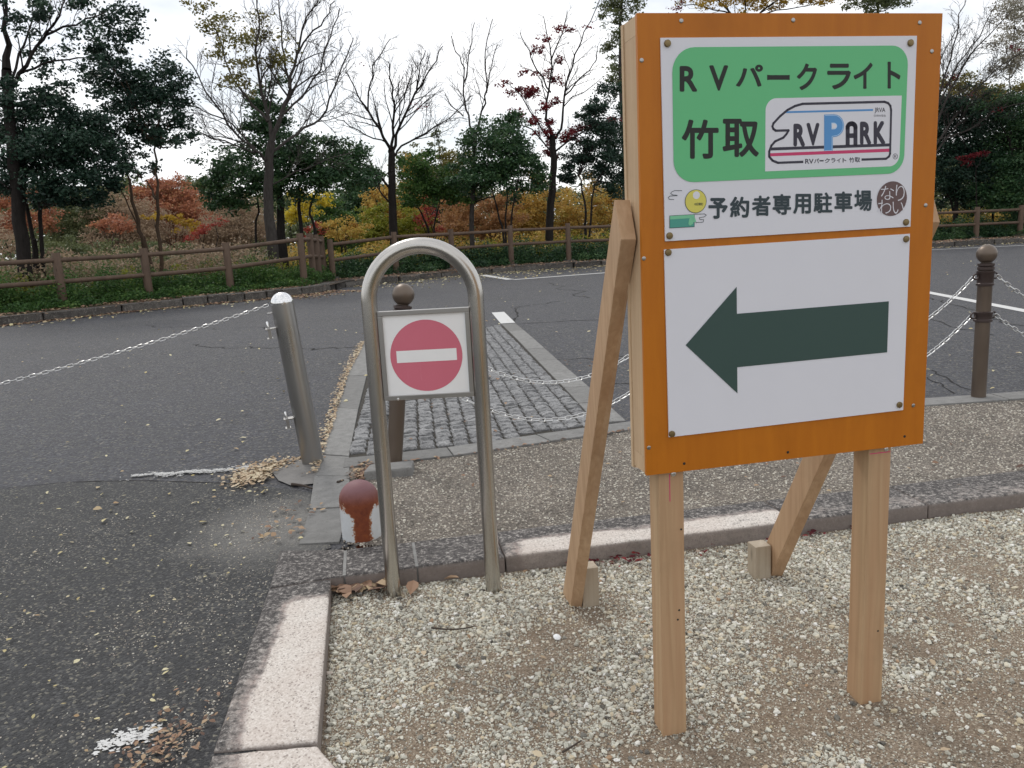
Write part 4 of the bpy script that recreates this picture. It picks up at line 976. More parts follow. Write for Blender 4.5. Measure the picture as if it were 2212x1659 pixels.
def crown(parent, clumps, mat, size, cov=2.4, name='crown', kind=None, **kw):
    C, T = leaf_arrays(clumps, size, cov * (1.5 if name == 'crown' and size < .13 else 1.7 if name == 'crown' else 1.0), **kw)
    o = put(name, leaf_mesh(name, C, T, size), parent, mat)
    if kind: o['kind'] = kind
    if parent is not None: o.matrix_parent_inverse = parent.matrix_world.inverted()
    return o
def tree_root(name, px, Y, label, cat='tree', group=None):
    q = at(px, 560, Y); r_ = empty(name, (q[0], q[1], .2), label=label, cat=cat, group=group); bpy.context.view_layer.update(); return r_
def limb_pts(px, Y, jit=.0, first_ground=False, y2=None):
    n = len(px); P = []; dy = 0
    for i, (x, y) in enumerate(px):
        if i: dy += random.gauss(0, jit)
        yy = Y + dy if y2 is None else Y + (y2 - Y) * i / (n - 1)
        q = at(x, y, yy)
        if i == 0 and first_ground: q[2] = .05
        P.append(q)
    return P
def smoothp(P, k=3):
    P = [np.array(p) for p in P]; out = []
    for i in range(len(P) - 1):
        p0, p1, p2, p3 = P[max(i - 1, 0)], P[i], P[i + 1], P[min(i + 2, len(P) - 1)]
        for j in range(k):
            t_ = j / k; out.append(.5 * ((2 * p1) + (p2 - p0) * t_ + (2 * p0 - 5 * p1 + 4 * p2 - p3) * t_ ** 2 + (3 * p1 - p0 - 3 * p2 + p3) * t_ ** 3))
    out.append(P[-1]); return out
def add_limb(mb, P, r0, r1, n=7, wob=.0):
    P = smoothp(P, 3)
    if wob: P = [P[0]] + [p + rng.normal(size=3) * wob for p in P[1:]]
    k = len(P); mb.tube(P, [r0 + (r1 - r0) * (i / (k - 1)) ** .8 for i in range(k)], n); return P
def twigs(mb, P, r0, r1, level, spacing, lenf, up_=.35, start=.25, maxlen=2.4, ang=(.45, .95)):
    """side branches along a limb, recursive"""
    P = np.array(P); seg = np.linalg.norm(np.diff(P, axis=0), axis=1); L = np.concatenate([[0], np.cumsum(seg)]); T = L[-1]
    s = T * start + random.uniform(0, spacing); side = 1
    while s < T:
        p = np.array([np.interp(s, L, P[:, j]) for j in range(3)]); i = min(len(seg) - 1, int(np.searchsorted(L, s)) - 1); d = (P[i + 1] - P[i]) / (seg[i] + 1e-9)
        q = rng.normal(size=3); q -= d * q.dot(d); q /= np.linalg.norm(q)
        a = random.uniform(*ang); e = d * math.cos(a) + q * math.sin(a); e[2] += up_ * .6; e /= np.linalg.norm(e)
        ln = min(maxlen, lenf * (T - s) * random.uniform(.6, 1.2) + .12 + .08 * level)
        r = max(.0065, min(.03, (r0 + (r1 - r0) * s / T) * .5)); m_ = 4
        pts = [p]; dd = e.copy()
        for k in range(m_):
            dd = dd + rng.normal(size=3) * .16 + np.array([0, 0, up_ * .12]); dd /= np.linalg.norm(dd); pts.append(pts[-1] + dd * ln / m_)
        mb.tube(pts, [r, r * .82, r * .68, r * .55, .0045], 3 if r < .02 else 5, caps=False)
        if level > 0 and ln > .25: twigs(mb, pts, r, .003, level - 1, max(.13, spacing * .62), lenf * .8, up_, .2, maxlen * .5, ang)
        s += spacing * random.uniform(.6, 1.4)
def trunk_obj(mb, parent, mat, name='trunk'):
    o = mb.build(name, mat, parent, True); o.matrix_parent_inverse = parent.matrix_world.inverted(); return o
def evergreen(name, px, Y, label, stems, clumps, mat, size=.1, cov=2.4, bark=BARK, r=.09, limbs=True, jy=.9, group=None, cat='tree', fuzz=.24, twig=0):
    root = tree_root(name, px, Y, label, cat, group); mb = MB(); ends = []
    for st in stems:
        rr = st[0]; P = limb_pts(st[1], Y, .12, st[1][0][1] > 470); Q = add_limb(mb, P, rr, rr * .35, 8, .02); ends.append(Q)
    cl_ = [(x, y, a * 1.12, b * 1.1, Y + random.uniform(-jy, jy)) for x, y, a, b in clumps]
    if limbs:
        for (x, y, a, b, yy) in cl_:
            c = at(x, y, yy); best = min((q for Q in ends for q in Q[len(Q) // 3:]), key=lambda q: np.linalg.norm(q - c) + max(0, q[2] - c[2]) * 1.5)
            mid = (best + c) / 2 + np.array([0, 0, -.12]); P_ = add_limb(mb, [best, mid, c], .03, .008, 5, .02)
            if twig: twigs(mb, P_, .02, .005, 1, .3, .35, .2, .3, .7)
    trunk_obj(mb, root, bark); crown(root, cl_, mat, size, cov, fuzz=fuzz)
    return root
def bare(name, px, Y, label, trunk, limbs, bark, r, level=2, spacing=.42, lenf=.42, leaves=None, group=None, jit=.35, cat='tree', extra=()):
    root = tree_root(name, px, Y, label, cat, group); mb = MB(); tw = MB()
    P = limb_pts(trunk, Y, .05, True); add_limb(mb, P, r, r * .62, 10, .012)
    for st in limbs:
        rr, pts = st[0] * .75, st[1]; Pl = add_limb(mb, limb_pts(pts, Y, jit), rr, .012, 7, .025)
        twigs(tw, Pl, rr, .012, level, spacing * .55, lenf * 1.2, .3, .15)
    trunk_obj(mb, root, bark); trunk_obj(tw, root, bark, 'branches')
    for (nm, clumps, mat, size, cov) in leaves or ():
        crown(root, [(x, y, a, b, Y + random.uniform(-.8, .8)) for x, y, a, b in clumps], mat, size, cov, nm, fuzz=.3)
    return root
# --- left group
bare('tall_tree', 48, 18.6, 'tall dark trunked tree at the left edge, sparse leaves high up', [(52, 600), (47, 520), (38, 420), (28, 330), (20, 240), (14, 150)],
     [(.13, [(14, 150), (10, 60), (6, -60)]), (.07, [(24, 190), (55, 140), (90, 85), (125, 35), (150, -30)]), (.05, [(18, 200), (45, 120), (60, 60), (75, 0)]), (.04, [(40, 160), (95, 140), (150, 128), (205, 125)]), (.035, [(30, 330), (12, 250), (0, 200)]), (.03, [(38, 420), (10, 400), (-15, 380)]), (.04, [(100, 75), (160, 50), (230, 30)])],
     BARK, .165, 1, .5, .3, [('crown', [(60, 12, 75, 24), (30, 45, 40, 24), (205, 18, 48, 30), (258, 50, 42, 36), (285, 30, 26, 24), (165, 70, 42, 20), (215, 88, 48, 20), (262, 92, 30, 22), (90, 138, 36, 16), (165, 165, 50, 20), (20, 185, 34, 24), (120, 110, 30, 10), (210, 130, 30, 16)], EVERB, .085, 1.5)])
evergreen('evergreen_tree', 75, 19.2, 'low dense black green tree in front of the tall left trunk', [(.12, [(78, 610), (76, 560), (73, 515)]), (.06, [(73, 515), (60, 460), (52, 410), (55, 340)]), (.06, [(73, 516), (88, 470), (100, 420), (120, 350)]), (.05, [(90, 600), (90, 520), (86, 440), (90, 360)])],
          [(55, 235, 55, 32), (118, 232, 46, 34), (165, 262, 48, 44), (28, 300, 56, 50), (105, 305, 74, 54), (185, 330, 48, 50), (45, 365, 54, 42), (120, 380, 66, 46), (185, 385, 36, 36), (150, 420, 40, 26), (218, 350, 30, 34), (215, 295, 32, 36), (222, 395, 28, 26), (75, 425, 56, 22), (12, 395, 40, 36), (200, 425, 26, 18)], EVERB, .085, 2.7, jy=.7)
evergreen('evergreen_tree', 332, 20.6, 'airy dark green tree with two slender brown stems, second from left', [(.075, [(338, 600), (318, 545), (298, 475), (284, 420), (276, 375)]), (.06, [(345, 600), (343, 520), (342, 440), (338, 370), (334, 310)]), (.03, [(318, 545), (302, 500), (270, 430), (250, 395)]), (.03, [(336, 430), (322, 400), (305, 385)])],
          [(262, 148, 46, 30), (232, 118, 30, 22), (300, 182, 54, 40), (352, 170, 36, 40), (278, 235, 50, 42), (338, 235, 50, 42), (385, 215, 26, 34), (310, 285, 44, 34), (352, 300, 28, 22), (395, 275, 24, 22), (265, 290, 34, 26), (288, 345, 26, 24), (250, 340, 26, 20), (330, 362, 14, 12), (380, 305, 12, 12), (230, 180, 34, 26)], EVERB, .09, 2.0, BARKB, jy=.7)
bare('bare_tree', 590, 22.6, 'large nearly leafless tree with wide fan of branches, olive leaves upper left', [(592, 560), (584, 500), (580, 420), (581, 350), (588, 305)],
     [(.10, [(588, 305), (606, 250), (625, 190), (640, 120), (655, 60), (690, -10)]), (.085, [(588, 308), (578, 250), (562, 180), (556, 110), (560, 40), (552, -30)]), (.06, [(581, 350), (552, 320), (510, 290), (462, 222), (424, 160), (398, 110)]), (.06, [(584, 330), (640, 290), (690, 255), (722, 190), (750, 120), (765, 80)]), (.045, [(606, 250), (650, 210), (690, 150), (712, 80), (735, 20)]), (.05, [(578, 262), (530, 210), (494, 150), (478, 95), (460, 50)]), (.035, [(560, 330), (505, 315), (440, 290), (392, 262)]), (.05, [(625, 190), (612, 120), (606, 60), (600, -20)]), (.03, [(582, 400), (640, 372), (700, 345), (760, 330)]), (.04, [(640, 120), (668, 80), (700, 40), (722, 0)]), (.035, [(552, 320), (500, 270), (440, 240), (408, 225)])],
     BARKG, .165, 2, .40, .40, [('leaves', [(440, 12, 32, 16), (468, 48, 44, 26), (505, 90, 44, 26), (535, 135, 44, 22), (475, 110, 30, 18), (500, 175, 46, 16), (545, 195, 30, 16), (560, 60, 40, 30), (600, 130, 40, 30)], OLIVE, .085, 1.35)])
evergreen('evergreen_tree', 612, 25.0, 'broad dark evergreen clump under the large bare tree', [(.17, [(612, 560), (608, 500), (605, 440), (600, 380), (590, 310)]), (.10, [(652, 555), (650, 480), (645, 400)]), (.06, [(692, 545), (680, 500), (672, 450), (690, 400)]), (.05, [(560, 560), (552, 500), (560, 440), (548, 400)])],
          [(575, 225, 34, 34), (590, 275, 44, 34), (556, 300, 34, 28), (475, 372, 44, 30), (520, 350, 44, 36), (560, 390, 48, 40), (612, 335, 50, 44), (660, 325, 48, 32), (715, 335, 46, 34), (762, 345, 34, 34), (650, 385, 56, 36), (705, 385, 54, 32), (755, 392, 36, 28), (460, 415, 30, 30), (500, 430, 36, 24), (600, 390, 40, 30)], EVER, .1, 2.7)
# --- centre
bare('bare_tree', 853, 27.2, 'medium bare tree with dark forked trunk in the centre, above the hoop', [(853, 540), (850, 500), (848, 420), (846, 342), (845, 325)],
     [(.085, [(845, 328), (830, 300), (795, 240), (770, 205), (748, 150)]), (.075, [(846, 325), (850, 272), (850, 205), (843, 160), (838, 130)]), (.075, [(846, 330), (866, 268), (900, 200), (930, 150), (958, 98)]), (.055, [(847, 338), (870, 316), (922, 284), (972, 254), (1018, 206)]), (.06, [(847, 412), (815, 375), (780, 350), (745, 340), (706, 362)]), (.045, [(848, 440), (825, 420), (812, 380), (796, 340), (760, 300)]), (.04, [(795, 240), (800, 180), (812, 130), (845, 82)]), (.04, [(900, 200), (905, 150), (920, 110)]), (.035, [(838, 310), (790, 290), (740, 262), (712, 250)]), (.03, [(850, 250), (880, 190), (890, 140)])],
     BARK, .165, 2, .40, .40, [('leaves', [(910, 228, 20, 5), (772, 140, 6, 6), (700, 80, 5, 4)], RED, .07, .5)])
bare('bare_tree', 1020, 28.2, 'slim bare tree with upright paired stems in front of the sky', [(1020, 545), (1019, 490), (1021, 420), (1024, 376), (1026, 300)],
     [(.055, [(1026, 300), (1012, 250), (1003, 205), (1000, 150), (984, 110), (972, 78)]), (.055, [(1026, 300), (1042, 240), (1051, 190), (1048, 113), (1062, 40)]), (.035, [(1002, 180), (1012, 120), (1026, 45)]), (.035, [(1000, 250), (975, 225), (962, 200)]), (.03, [(1051, 200), (1062, 140), (1075, 95)])],
     BARKG, .10, 2, .5, .28)
evergreen('evergreen_tree', 925, 28.8, 'rounded bright green tree between the central bare tree and the slim one', [(.05, [(930, 545), (922, 490), (905, 450), (890, 420)]), (.05, [(940, 545), (938, 490), (950, 440)])],
          [(905, 368, 38, 30), (930, 398, 44, 30), (890, 408, 32, 26), (955, 380, 30, 26), (975, 410, 32, 26), (885, 440, 24, 14), (925, 345, 22, 16)], EVERL, .1, 2.5)
evergreen('evergreen_tree', 1090, 28.0, 'tall leafy green tree with many thin stems, left of the red leaved tree', [(.05, [(1092, 545), (1085, 490), (1072, 440), (1060, 400)]), (.045, [(1098, 545), (1105, 480), (1112, 430), (1118, 390)]), (.04, [(1090, 540), (1093, 470), (1095, 400), (1090, 330)])],
          [(1018, 308, 24, 24), (1052, 300, 42, 32), (1092, 288, 36, 36), (1115, 325, 36, 36), (1045, 355, 54, 34), (1095, 365, 54, 34), (1010, 385, 44, 28), (1062, 405, 54, 28), (1128, 395, 40, 28), (1160, 375, 22, 22), (990, 425, 30, 16), (1090, 262, 26, 16), (1140, 345, 26, 30)], EVER, .1, 2.6)
bare('red_maple', 1186, 29.4, 'dark trunked tree with sparse crimson leaves', [(1188, 540), (1187, 490), (1192, 410), (1196, 340), (1192, 290)],
     [(.075, [(1192, 290), (1180, 240), (1190, 170), (1188, 100), (1174, 35)]), (.075, [(1195, 300), (1212, 280), (1222, 205), (1243, 120), (1262, 70), (1296, -5)]), (.045, [(1190, 200), (1160, 150), (1140, 110), (1122, 70)]), (.04, [(1222, 205), (1255, 170), (1282, 140), (1292, 100)]), (.045, [(1194, 310), (1160, 260), (1125, 205), (1100, 180)]), (.04, [(1190, 130), (1215, 70), (1226, 20)]), (.05, [(1196, 330), (1250, 290), (1300, 265), (1330, 255)]), (.045, [(1194, 330), (1150, 280), (1112, 265)])],
     BARK, .17, 2, .5, .3, [('leaves', [(1218, 60, 22, 9), (1184, 84, 14, 6), (1158, 110, 20, 8), (1138, 157, 18, 5), (1090, 180, 22, 5), (1124, 205, 28, 12), (1160, 200, 26, 14), (1208, 175, 22, 10), (1116, 245, 14, 13), (1160, 265, 36, 13), (1196, 285, 36, 16), (1245, 275, 36, 16), (1188, 315, 18, 20), (1235, 300, 26, 8), (1196, 340, 10, 9), (1178, 160, 18, 8), (1190, 220, 20, 10), (1270, 60, 6, 5), (1320, 262, 12, 8), (1210, 130, 18, 6), (1170, 235, 24, 8)], RED, .095, 2.3)])
evergreen('evergreen_tree', 1262, 30.0, 'dark evergreen with pale top against the left edge of the sign', [(.07, [(1264, 545), (1265, 500), (1266, 470), (1258, 415), (1250, 380)]), (.05, [(1266, 480), (1280, 430), (1290, 390)])],
          [(1310, 195, 24, 22), (1292, 222, 28, 18), (1270, 248, 28, 20), (1298, 275, 36, 28), (1320, 325, 26, 34), (1280, 320, 34, 24), (1248, 342, 34, 24), (1298, 365, 36, 30), (1228, 370, 20, 16), (1322, 410, 22, 18), (1224, 396, 20, 14), (1345, 300, 30, 60), (1350, 380, 30, 50)], EVERB, .1, 2.5)
evergreen('tall_tree', 1345, 33.0, 'tall sparse grey green tree rising behind the left edge of the sign', [(.12, [(1350, 540), (1348, 400), (1345, 250), (1340, 120), (1342, 20), (1345, -60)])],
          [(1322, 12, 24, 20), (1358, 5, 28, 28), (1318, 36, 22, 14), (1345, -35, 40, 26), (1318, 105, 16, 22), (1345, 80, 24, 22), (1330, 160, 14, 24), (1350, 150, 30, 30)], GREENB, .1, 1.6, BARKG)
bare('yellow_leaf_tree', 1600, 32.0, 'yellow leaved tree showing above the top edge of the sign', [(1600, 540), (1602, 400), (1605, 250), (1608, 130), (1606, 70)],
     [(.07, [(1606, 70), (1570, 20), (1530, -20), (1480, -50)]), (.07, [(1606, 70), (1650, 20), (1700, -10), (1760, -40)]), (.06, [(1606, 90), (1612, 20), (1610, -60)]), (.04, [(1640, 30), (1700, 18), (1770, 6)]), (.04, [(1580, 30), (1520, 12), (1460, 8)])],
     BARK, .16, 1, .6, .3, [('crown', [(1535, 12, 46, 14), (1600, 8, 40, 16), (1660, 14, 46, 12), (1720, 6, 40, 8), (1780, 2, 22, 10), (1500, -20, 50, 22), (1620, -40, 80, 34), (1730, -30, 60, 26)], GOLD, .1, 1.2), ('red_leaves', [(1458, 18, 12, 8), (1470, 2, 10, 6)], RED, .08, 1.2)])
evergreen('tall_tree', 1895, 33.0, 'olive green tree top showing above the right part of the sign', [(.13, [(1890, 540), (1893, 350), (1895, 180), (1896, 60), (1897, -40)])],
          [(1895, 8, 46, 18), (1860, 0, 24, 16), (1935, 6, 24, 16), (1895, -35, 60, 30), (1880, 60, 40, 30)], GREENB, .1, 1.8, BARK)
# --- right of the sign
bare('bare_tree', 2015, 29.5, 'leaning bare tree fanning grey branches to the right of the sign', [(2000, 540), (2002, 480), (2006, 400), (2010, 320), (2016, 260)],
     [(.06, [(2012, 300), (2050, 200), (2095, 120), (2140, 70), (2190, 20)]), (.06, [(2010, 330), (2060, 255), (2120, 180), (2180, 130), (2235, 95)]), (.05, [(2008, 350), (2070, 270), (2150, 230), (2230, 190)]), (.05, [(2016, 260), (2040, 170), (2060, 100), (2075, 30), (2090, -20)]), (.045, [(2020, 240), (2070, 140), (2115, 80), (2150, 10)]), (.03, [(2030, 300), (2090, 280), (2160, 235), (2230, 215)]), (.03, [(2010, 200), (2030, 130), (2068, 60)])],
     BARKG, .15, 2, .42, .33, [('leaves', [(2062, 165, 16, 8), (2050, 182, 8, 6), (2100, 205, 6, 4), (2190, 105, 16, 6), (2160, 235, 10, 5)], RED, .085, .9)])
evergreen('bamboo_clump', 2190, 31.5, 'pale feathery bamboo at the right edge of the picture', [(.03, [(2186, 545), (2184, 300), (2182, 170), (2192, 60), (2200, -40)]), (.025, [(2215, 545), (2212, 300), (2222, 100), (2240, -30)])],
          [(2178, 20, 30, 24), (2200, 60, 26, 30), (2172, 100, 26, 26), (2200, 135, 24, 26), (2160, 150, 26, 20), (2195, 10, 40, 40), (2230, 80, 40, 70)], BAMB, .075, .95, BARKG, twig=1)
evergreen('evergreen_tree', 2066, 31.0, 'dark evergreen right of the sign with its trunk near the fence', [(.13, [(2062, 540), (2064, 480), (2068, 400), (2072, 320)]), (.05, [(2064, 470), (2048, 420), (2030, 380)])],
          [(2060, 235, 50, 30), (2020, 260, 40, 40), (2100, 250, 40, 34), (2050, 300, 56, 44), (2110, 310, 44, 40), (2030, 350, 50, 40), (2085, 360, 50, 36), (2040, 420, 46, 34), (2095, 420, 40, 34)], EVERB, .1, 2.8)
evergreen('evergreen_tree', 2170, 30.4, 'deep green tree in the far right corner behind the fence', [(.12, [(2196, 545), (2192, 470), (2188, 380), (2180, 300)]), (.06, [(2150, 545), (2146, 460), (2150, 380)])],
          [(2150, 225, 44, 24), (2200, 235, 40, 34), (2155, 285, 46, 44), (2210, 300, 44, 50), (2150, 350, 44, 38), (2205, 370, 44, 40), (2140, 405, 40, 36), (2195, 430, 44, 36), (2260, 300, 60, 90), (2150, 440, 40, 24)], EVER, .1, 2.8)
evergreen('small_red_maple', 2112, 29.4, 'small tree with a flat spray of dull red leaves, far right', [(.03, [(2114, 545), (2112, 460), (2108, 380), (2104, 340)])], [(2096, 340, 28, 7), (2122, 332, 18, 5), (2088, 352, 14, 5)], RED, .085, 1.6, BARK, jy=.2)
evergreen('olive_tree', 2110, 38.0, 'yellowish tree crowns behind the dark trees on the right', [(.1, [(2110, 540), (2110, 350), (2112, 220)])], [(2050, 195, 34, 20), (2095, 185, 34, 24), (2140, 205, 30, 18), (2185, 200, 34, 22), (2110, 220, 70, 30)], OLIVE, .13, 1.6, BARK)
# --- shrubs and trees of the far slope
def shrub(name, label, px, Y, clumps, mat, size=.14, cov=2.2, stems=3, cat='shrub', bark=BARK, r=.035, jy=1.2, twig=1):
    root = tree_root(name, px, Y, label, cat); mb = MB(); cl_ = [(x, y, a, b, Y + random.uniform(-jy, jy)) for x, y, a, b in clumps]
    b0 = at(px, 560, Y); b0[2] = .1
    low = []
    for (x, y, a, b, yy) in list(cl_):
        hz = 559 - .0525 * x; yb = y + b * 1.5
        while yb < hz + 6 and twig and name not in ('scarlet_shrub', 'gold_shrub', 'orange_shrub', 'ginkgo'): low.append((x + random.uniform(-8, 8), yb, a * 1.05, b, yy - .6)); yb += b * 1.5
    for (x, y, a, b, yy) in cl_:
        c = at(x, y, yy); s_ = b0 + np.array([random.uniform(-.4, .4), random.uniform(-.3, .3), 0]); P_ = add_limb(mb, [s_, (s_ + c) / 2 + rng.normal(size=3) * .15, c + np.array([0, 0, .1])], r, .008, 5, .03)
        if twig: twigs(mb, P_, r, .006, 1, .5, .4, .3, .3, 1.2)
    trunk_obj(mb, root, bark, 'stems'); crown(root, cl_ + low, mat, size, cov); return root
shrub('russet_tree', 'big russet and red tree mound on the far slope behind the two slender stems', 340, 44, [(330, 415, 44, 22), (380, 418, 40, 26), (300, 425, 34, 22), (400, 450, 44, 34), (355, 450, 50, 36), (430, 470, 30, 34), (395, 495, 50, 36), (345, 400, 26, 12)], RUSS, .14, 2.4, cat='tree')
shrub('tan_shrub', 'dry tan leafless looking bush left of the russet tree', 290, 41, [(255, 455, 44, 38), (300, 470, 46, 36), (225, 470, 40, 34), (280, 500, 60, 36), (330, 510, 50, 34), (240, 520, 60, 30)], TAN, .1, 1.7)
shrub('green_shrub', 'grey green bush behind the low dense tree on the left', 190, 42, [(175, 450, 46, 32), (215, 440, 36, 28), (190, 490, 56, 36), (240, 425, 34, 18), (210, 520, 56, 34), (140, 470, 40, 44)], GREENB, .13, 2.3)
shrub('orange_shrub', 'small rusty orange bush low on the left slope', 245, 37, [(240, 478, 28, 18), (262, 492, 26, 18), (222, 488, 20, 16)], RUSS, .12, 2.2)
shrub('orange_shrub', 'rusty orange bush glimpsed left of the tall dark trunk', 15, 40, [(10, 440, 36, 28), (35, 470, 34, 28), (105, 440, 26, 40), (20, 490, 30, 26), (100, 480, 26, 26)], RUSS, .13, 2.2)
shrub('grey_shrub', 'grey purplish bare bush at the left edge above the fence', 10, 27, [(12, 520, 30, 30), (-20, 500, 40, 40), (25, 555, 26, 20)], TAN, .08, .8)
shrub('gold_shrub', 'golden bush between the two slender stems', 375, 36, [(330, 470, 20, 8), (370, 470, 22, 10), (395, 485, 26, 12), (420, 492, 16, 10)], GOLD, .11, 1.7)
shrub('scarlet_shrub', 'scarlet leaved bush low on the slope right of the slender stems', 440, 34, [(425, 505, 22, 8), (445, 498, 20, 9), (465, 480, 16, 10), (405, 515, 12, 6)], REDB, .09, 1.5)
shrub('tan_shrub', 'pinkish brown dry thicket left of the large bare tree', 500, 36, [(470, 470, 36, 34), (510, 460, 36, 36), (490, 505, 50, 34), (545, 480, 34, 40), (440, 520, 50, 28), (530, 520, 50, 30), (580, 500, 30, 40), (400, 535, 50, 20)], TAN, .085, 1.7)
shrub('scrub', 'dull green brown scrub just behind the left fence', 230, 30, [(150, 545, 60, 26), (230, 545, 60, 28), (310, 545, 50, 24), (90, 550, 40, 24), (390, 548, 50, 20)], GREENB, .09, 1.8)
shrub('far_tree', 'light green treetops on the skyline left of the large bare tree', 430, 70, [(405, 398, 22, 12), (430, 392, 24, 14), (455, 402, 26, 18), (480, 410, 26, 20), (425, 415, 40, 20), (270, 410, 30, 14), (235, 412, 26, 12)], GREENB, .22, 2.4, cat='tree')
shrub('ginkgo', 'bright lemon yellow tree behind the dark evergreen clump', 655, 34, [(650, 445, 26, 26), (628, 465, 20, 18), (672, 440, 20, 22), (700, 428, 16, 14), (640, 425, 18, 16), (665, 470, 16, 12), (712, 440, 10, 10)], LEMON, .12, 1.9, cat='tree')
shrub('conifer_bush', 'rounded blue green bush right of the yellow tree', 720, 36, [(715, 455, 28, 22), (745, 465, 24, 20), (690, 470, 24, 20), (720, 490, 40, 22), (760, 480, 16, 16)], EVERL, .1, 2.8)
shrub('scarlet_shrub', 'little red bush by the end of the left fence', 675, 30, [(662, 497, 12, 8), (682, 490, 12, 8), (700, 500, 8, 8), (655, 515, 10, 10)], REDB, .08, 1.3)
shrub('dark_tree', 'dark green far tree between the evergreen clump and the central bare tree', 775, 42, [(775, 375, 30, 26), (765, 410, 34, 30), (790, 400, 24, 36), (770, 445, 34, 26), (815, 395, 20, 30)], EVER, .15, 2.5, cat='tree')
shrub('gold_shrub', 'yellow orange bush left of the central bare tree, behind the fence gap', 745, 31, [(725, 490, 22, 20), (748, 482, 22, 20), (735, 508, 26, 16), (770, 500, 20, 20)], OCHRE, .1, 2.1)
shrub('yellow_shrub', 'yellow green bush directly behind the steel hoop', 800, 33, [(790, 470, 26, 28), (815, 485, 26, 24), (830, 455, 22, 24), (800, 510, 34, 16), (880, 475, 30, 30), (910, 490, 30, 26), (870, 505, 40, 18), (780, 540, 50, 16)], MOSSG, .1, 2.1)
shrub('gold_tree', 'amber tree behind the trunk of the central bare tree', 840, 40, [(810, 430, 22, 26), (838, 420, 24, 30), (860, 445, 24, 22), (890, 340, 20, 10), (880, 440, 30, 24)], OCHRE, .13, 2.0, cat='tree')
shrub('scarlet_shrub', 'upright red leaved bush under the rounded bright green tree', 920, 30.5, [(915, 440, 14, 14), (922, 460, 16, 14), (935, 480, 16, 12), (905, 475, 10, 12), (945, 495, 14, 8)], REDB, .085, 1.3)
shrub('peach_shrub', 'peach orange bush right of the red bush, behind the fence', 985, 33, [(970, 455, 28, 24), (1000, 450, 26, 26), (985, 485, 40, 26), (1035, 470, 26, 30), (950, 500, 30, 16), (1010, 505, 44, 14)], PEACH, .1, 2.1)
shrub('peach_shrub', 'orange bush in front of the many stemmed green tree, flecked with red', 1080, 32.5, [(1062, 455, 26, 28), (1090, 440, 28, 30), (1070, 490, 36, 22), (1105, 480, 28, 26)], PEACH, .1, 2.1)
shrub('ochre_tree', 'ochre tree between the many stemmed tree and the red leaved trunk', 1145, 34, [(1125, 440, 24, 34), (1155, 430, 26, 40), (1140, 475, 40, 28), (1170, 465, 22, 36), (1125, 500, 40, 16)], OCHRE, .11, 2.2, cat='tree')
shrub('ochre_tree', 'ochre and brown tree between the red leaved trunk and the sign', 1270, 34, [(1215, 440, 24, 36), (1245, 455, 28, 32), (1285, 440, 30, 40), (1325, 440, 28, 44), (1300, 480, 40, 26), (1235, 490, 40, 22), (1330, 490, 30, 24)], OCHRE, .11, 2.2, cat='tree')
shrub('far_tree', 'brownish olive crowns on the skyline right of the central bare tree', 960, 62, [(885, 345, 26, 20), (905, 360, 30, 24), (960, 340, 24, 20), (975, 365, 26, 24), (930, 380, 40, 24), (1000, 345, 22, 20)], OLIVE, .2, 2.1, cat='tree')
shrub('far_pine', 'slim far pine with tufted top on the skyline', 944, 55, [(940, 292, 10, 8), (950, 306, 10, 6), (930, 310, 9, 6), (945, 280, 6, 7), (955, 322, 8, 5)], GREENB, .15, 1.8, cat='tree', r=.09, twig=0)
for k, (x0, x1, Yd, lab) in enumerate(((-260, 60, 62, 'left'), (380, 640, 66, 'middle'), (640, 1000, 66, 'centre'), (1000, 1400, 60, 'behind the sign'), (1400, 2300, 56, 'right'))):
    pass
# woods closing the view, far off and read as one mass
cl_ = []
for x in range(-300, 2600, 42):
    hz = 559 - .0525 * x; T_ = 134 if x < 450 else 92 if x < 1000 else 78 if x < 1500 else 95
    yy = hz - T_ + random.uniform(-8, 10); j = 0
    while yy < hz + 18:
        cl_.append((x + random.uniform(-16, 16), yy, 36, 20, 84 - j * 5 + random.uniform(-3, 3))); yy += 22; j += 1
crown(None, cl_, GREENB, .32, 3.2, 'far_wood', 'stuff')
# undergrowth along the fences
def under(name, spots_, mat, size, cov, h):
    C = []; T = []
    for (x, y, r_, hh) in spots_:
        n = int(cov * r_ * (r_ + hh) / (.275 * size * size)); a = rng.uniform(0, 6.283, n); rr = r_ * np.sqrt(rng.random(n)); z = .2 + hh * rng.random(n) ** .8 * (1.05 - .6 * (rr / r_) ** 2)
        C.append(np.stack([x + rr * np.cos(a), y + rr * np.sin(a), z], 1)); T.append(np.clip(rng.normal(random.uniform(.25, .7), .2, n), 0, 1))
    return put(name, leaf_mesh(name, np.concatenate(C), np.concatenate(T), size), None, mat, kind='stuff')
def along(line_, off, step, jit):
    out = []
    for a, b in zip(line_, line_[1:]):
        a, b = np.array(a[:2]), np.array(b[:2]); L = np.linalg.norm(b - a); d = (b - a) / L; n = np.array([-d[1], d[0]])
        for s in np.arange(0, L, step): out.append(a + d * s + n * (off + random.uniform(-jit, jit)))
    return out
under('ground_cover', [(p[0], p[1], random.uniform(.3, .55), random.uniform(.35, .85)) for p in along(FL[:7], .8, .22, .65)] + [(p[0], p[1], .3, random.uniform(.12, .3)) for p in along(FL[:7], -.15, .35, .2)], EVERL, .06, 2.6, .5)
under('ground_cover', [(p[0], p[1], random.uniform(.2, .4), random.uniform(.5, .8)) for p in along(FL[:7], 1.3, .6, .6)], MOSSG, .06, 2.0, .5)
under('ground_cover', [(p[0], p[1], random.uniform(.25, .5), random.uniform(.45, .85)) for p in along(FR, .9, .24, .55)] + [(p[0], p[1], .35, .3) for p in along(FR, .3, .5, .25)], EVER, .07, 2.6, .6)
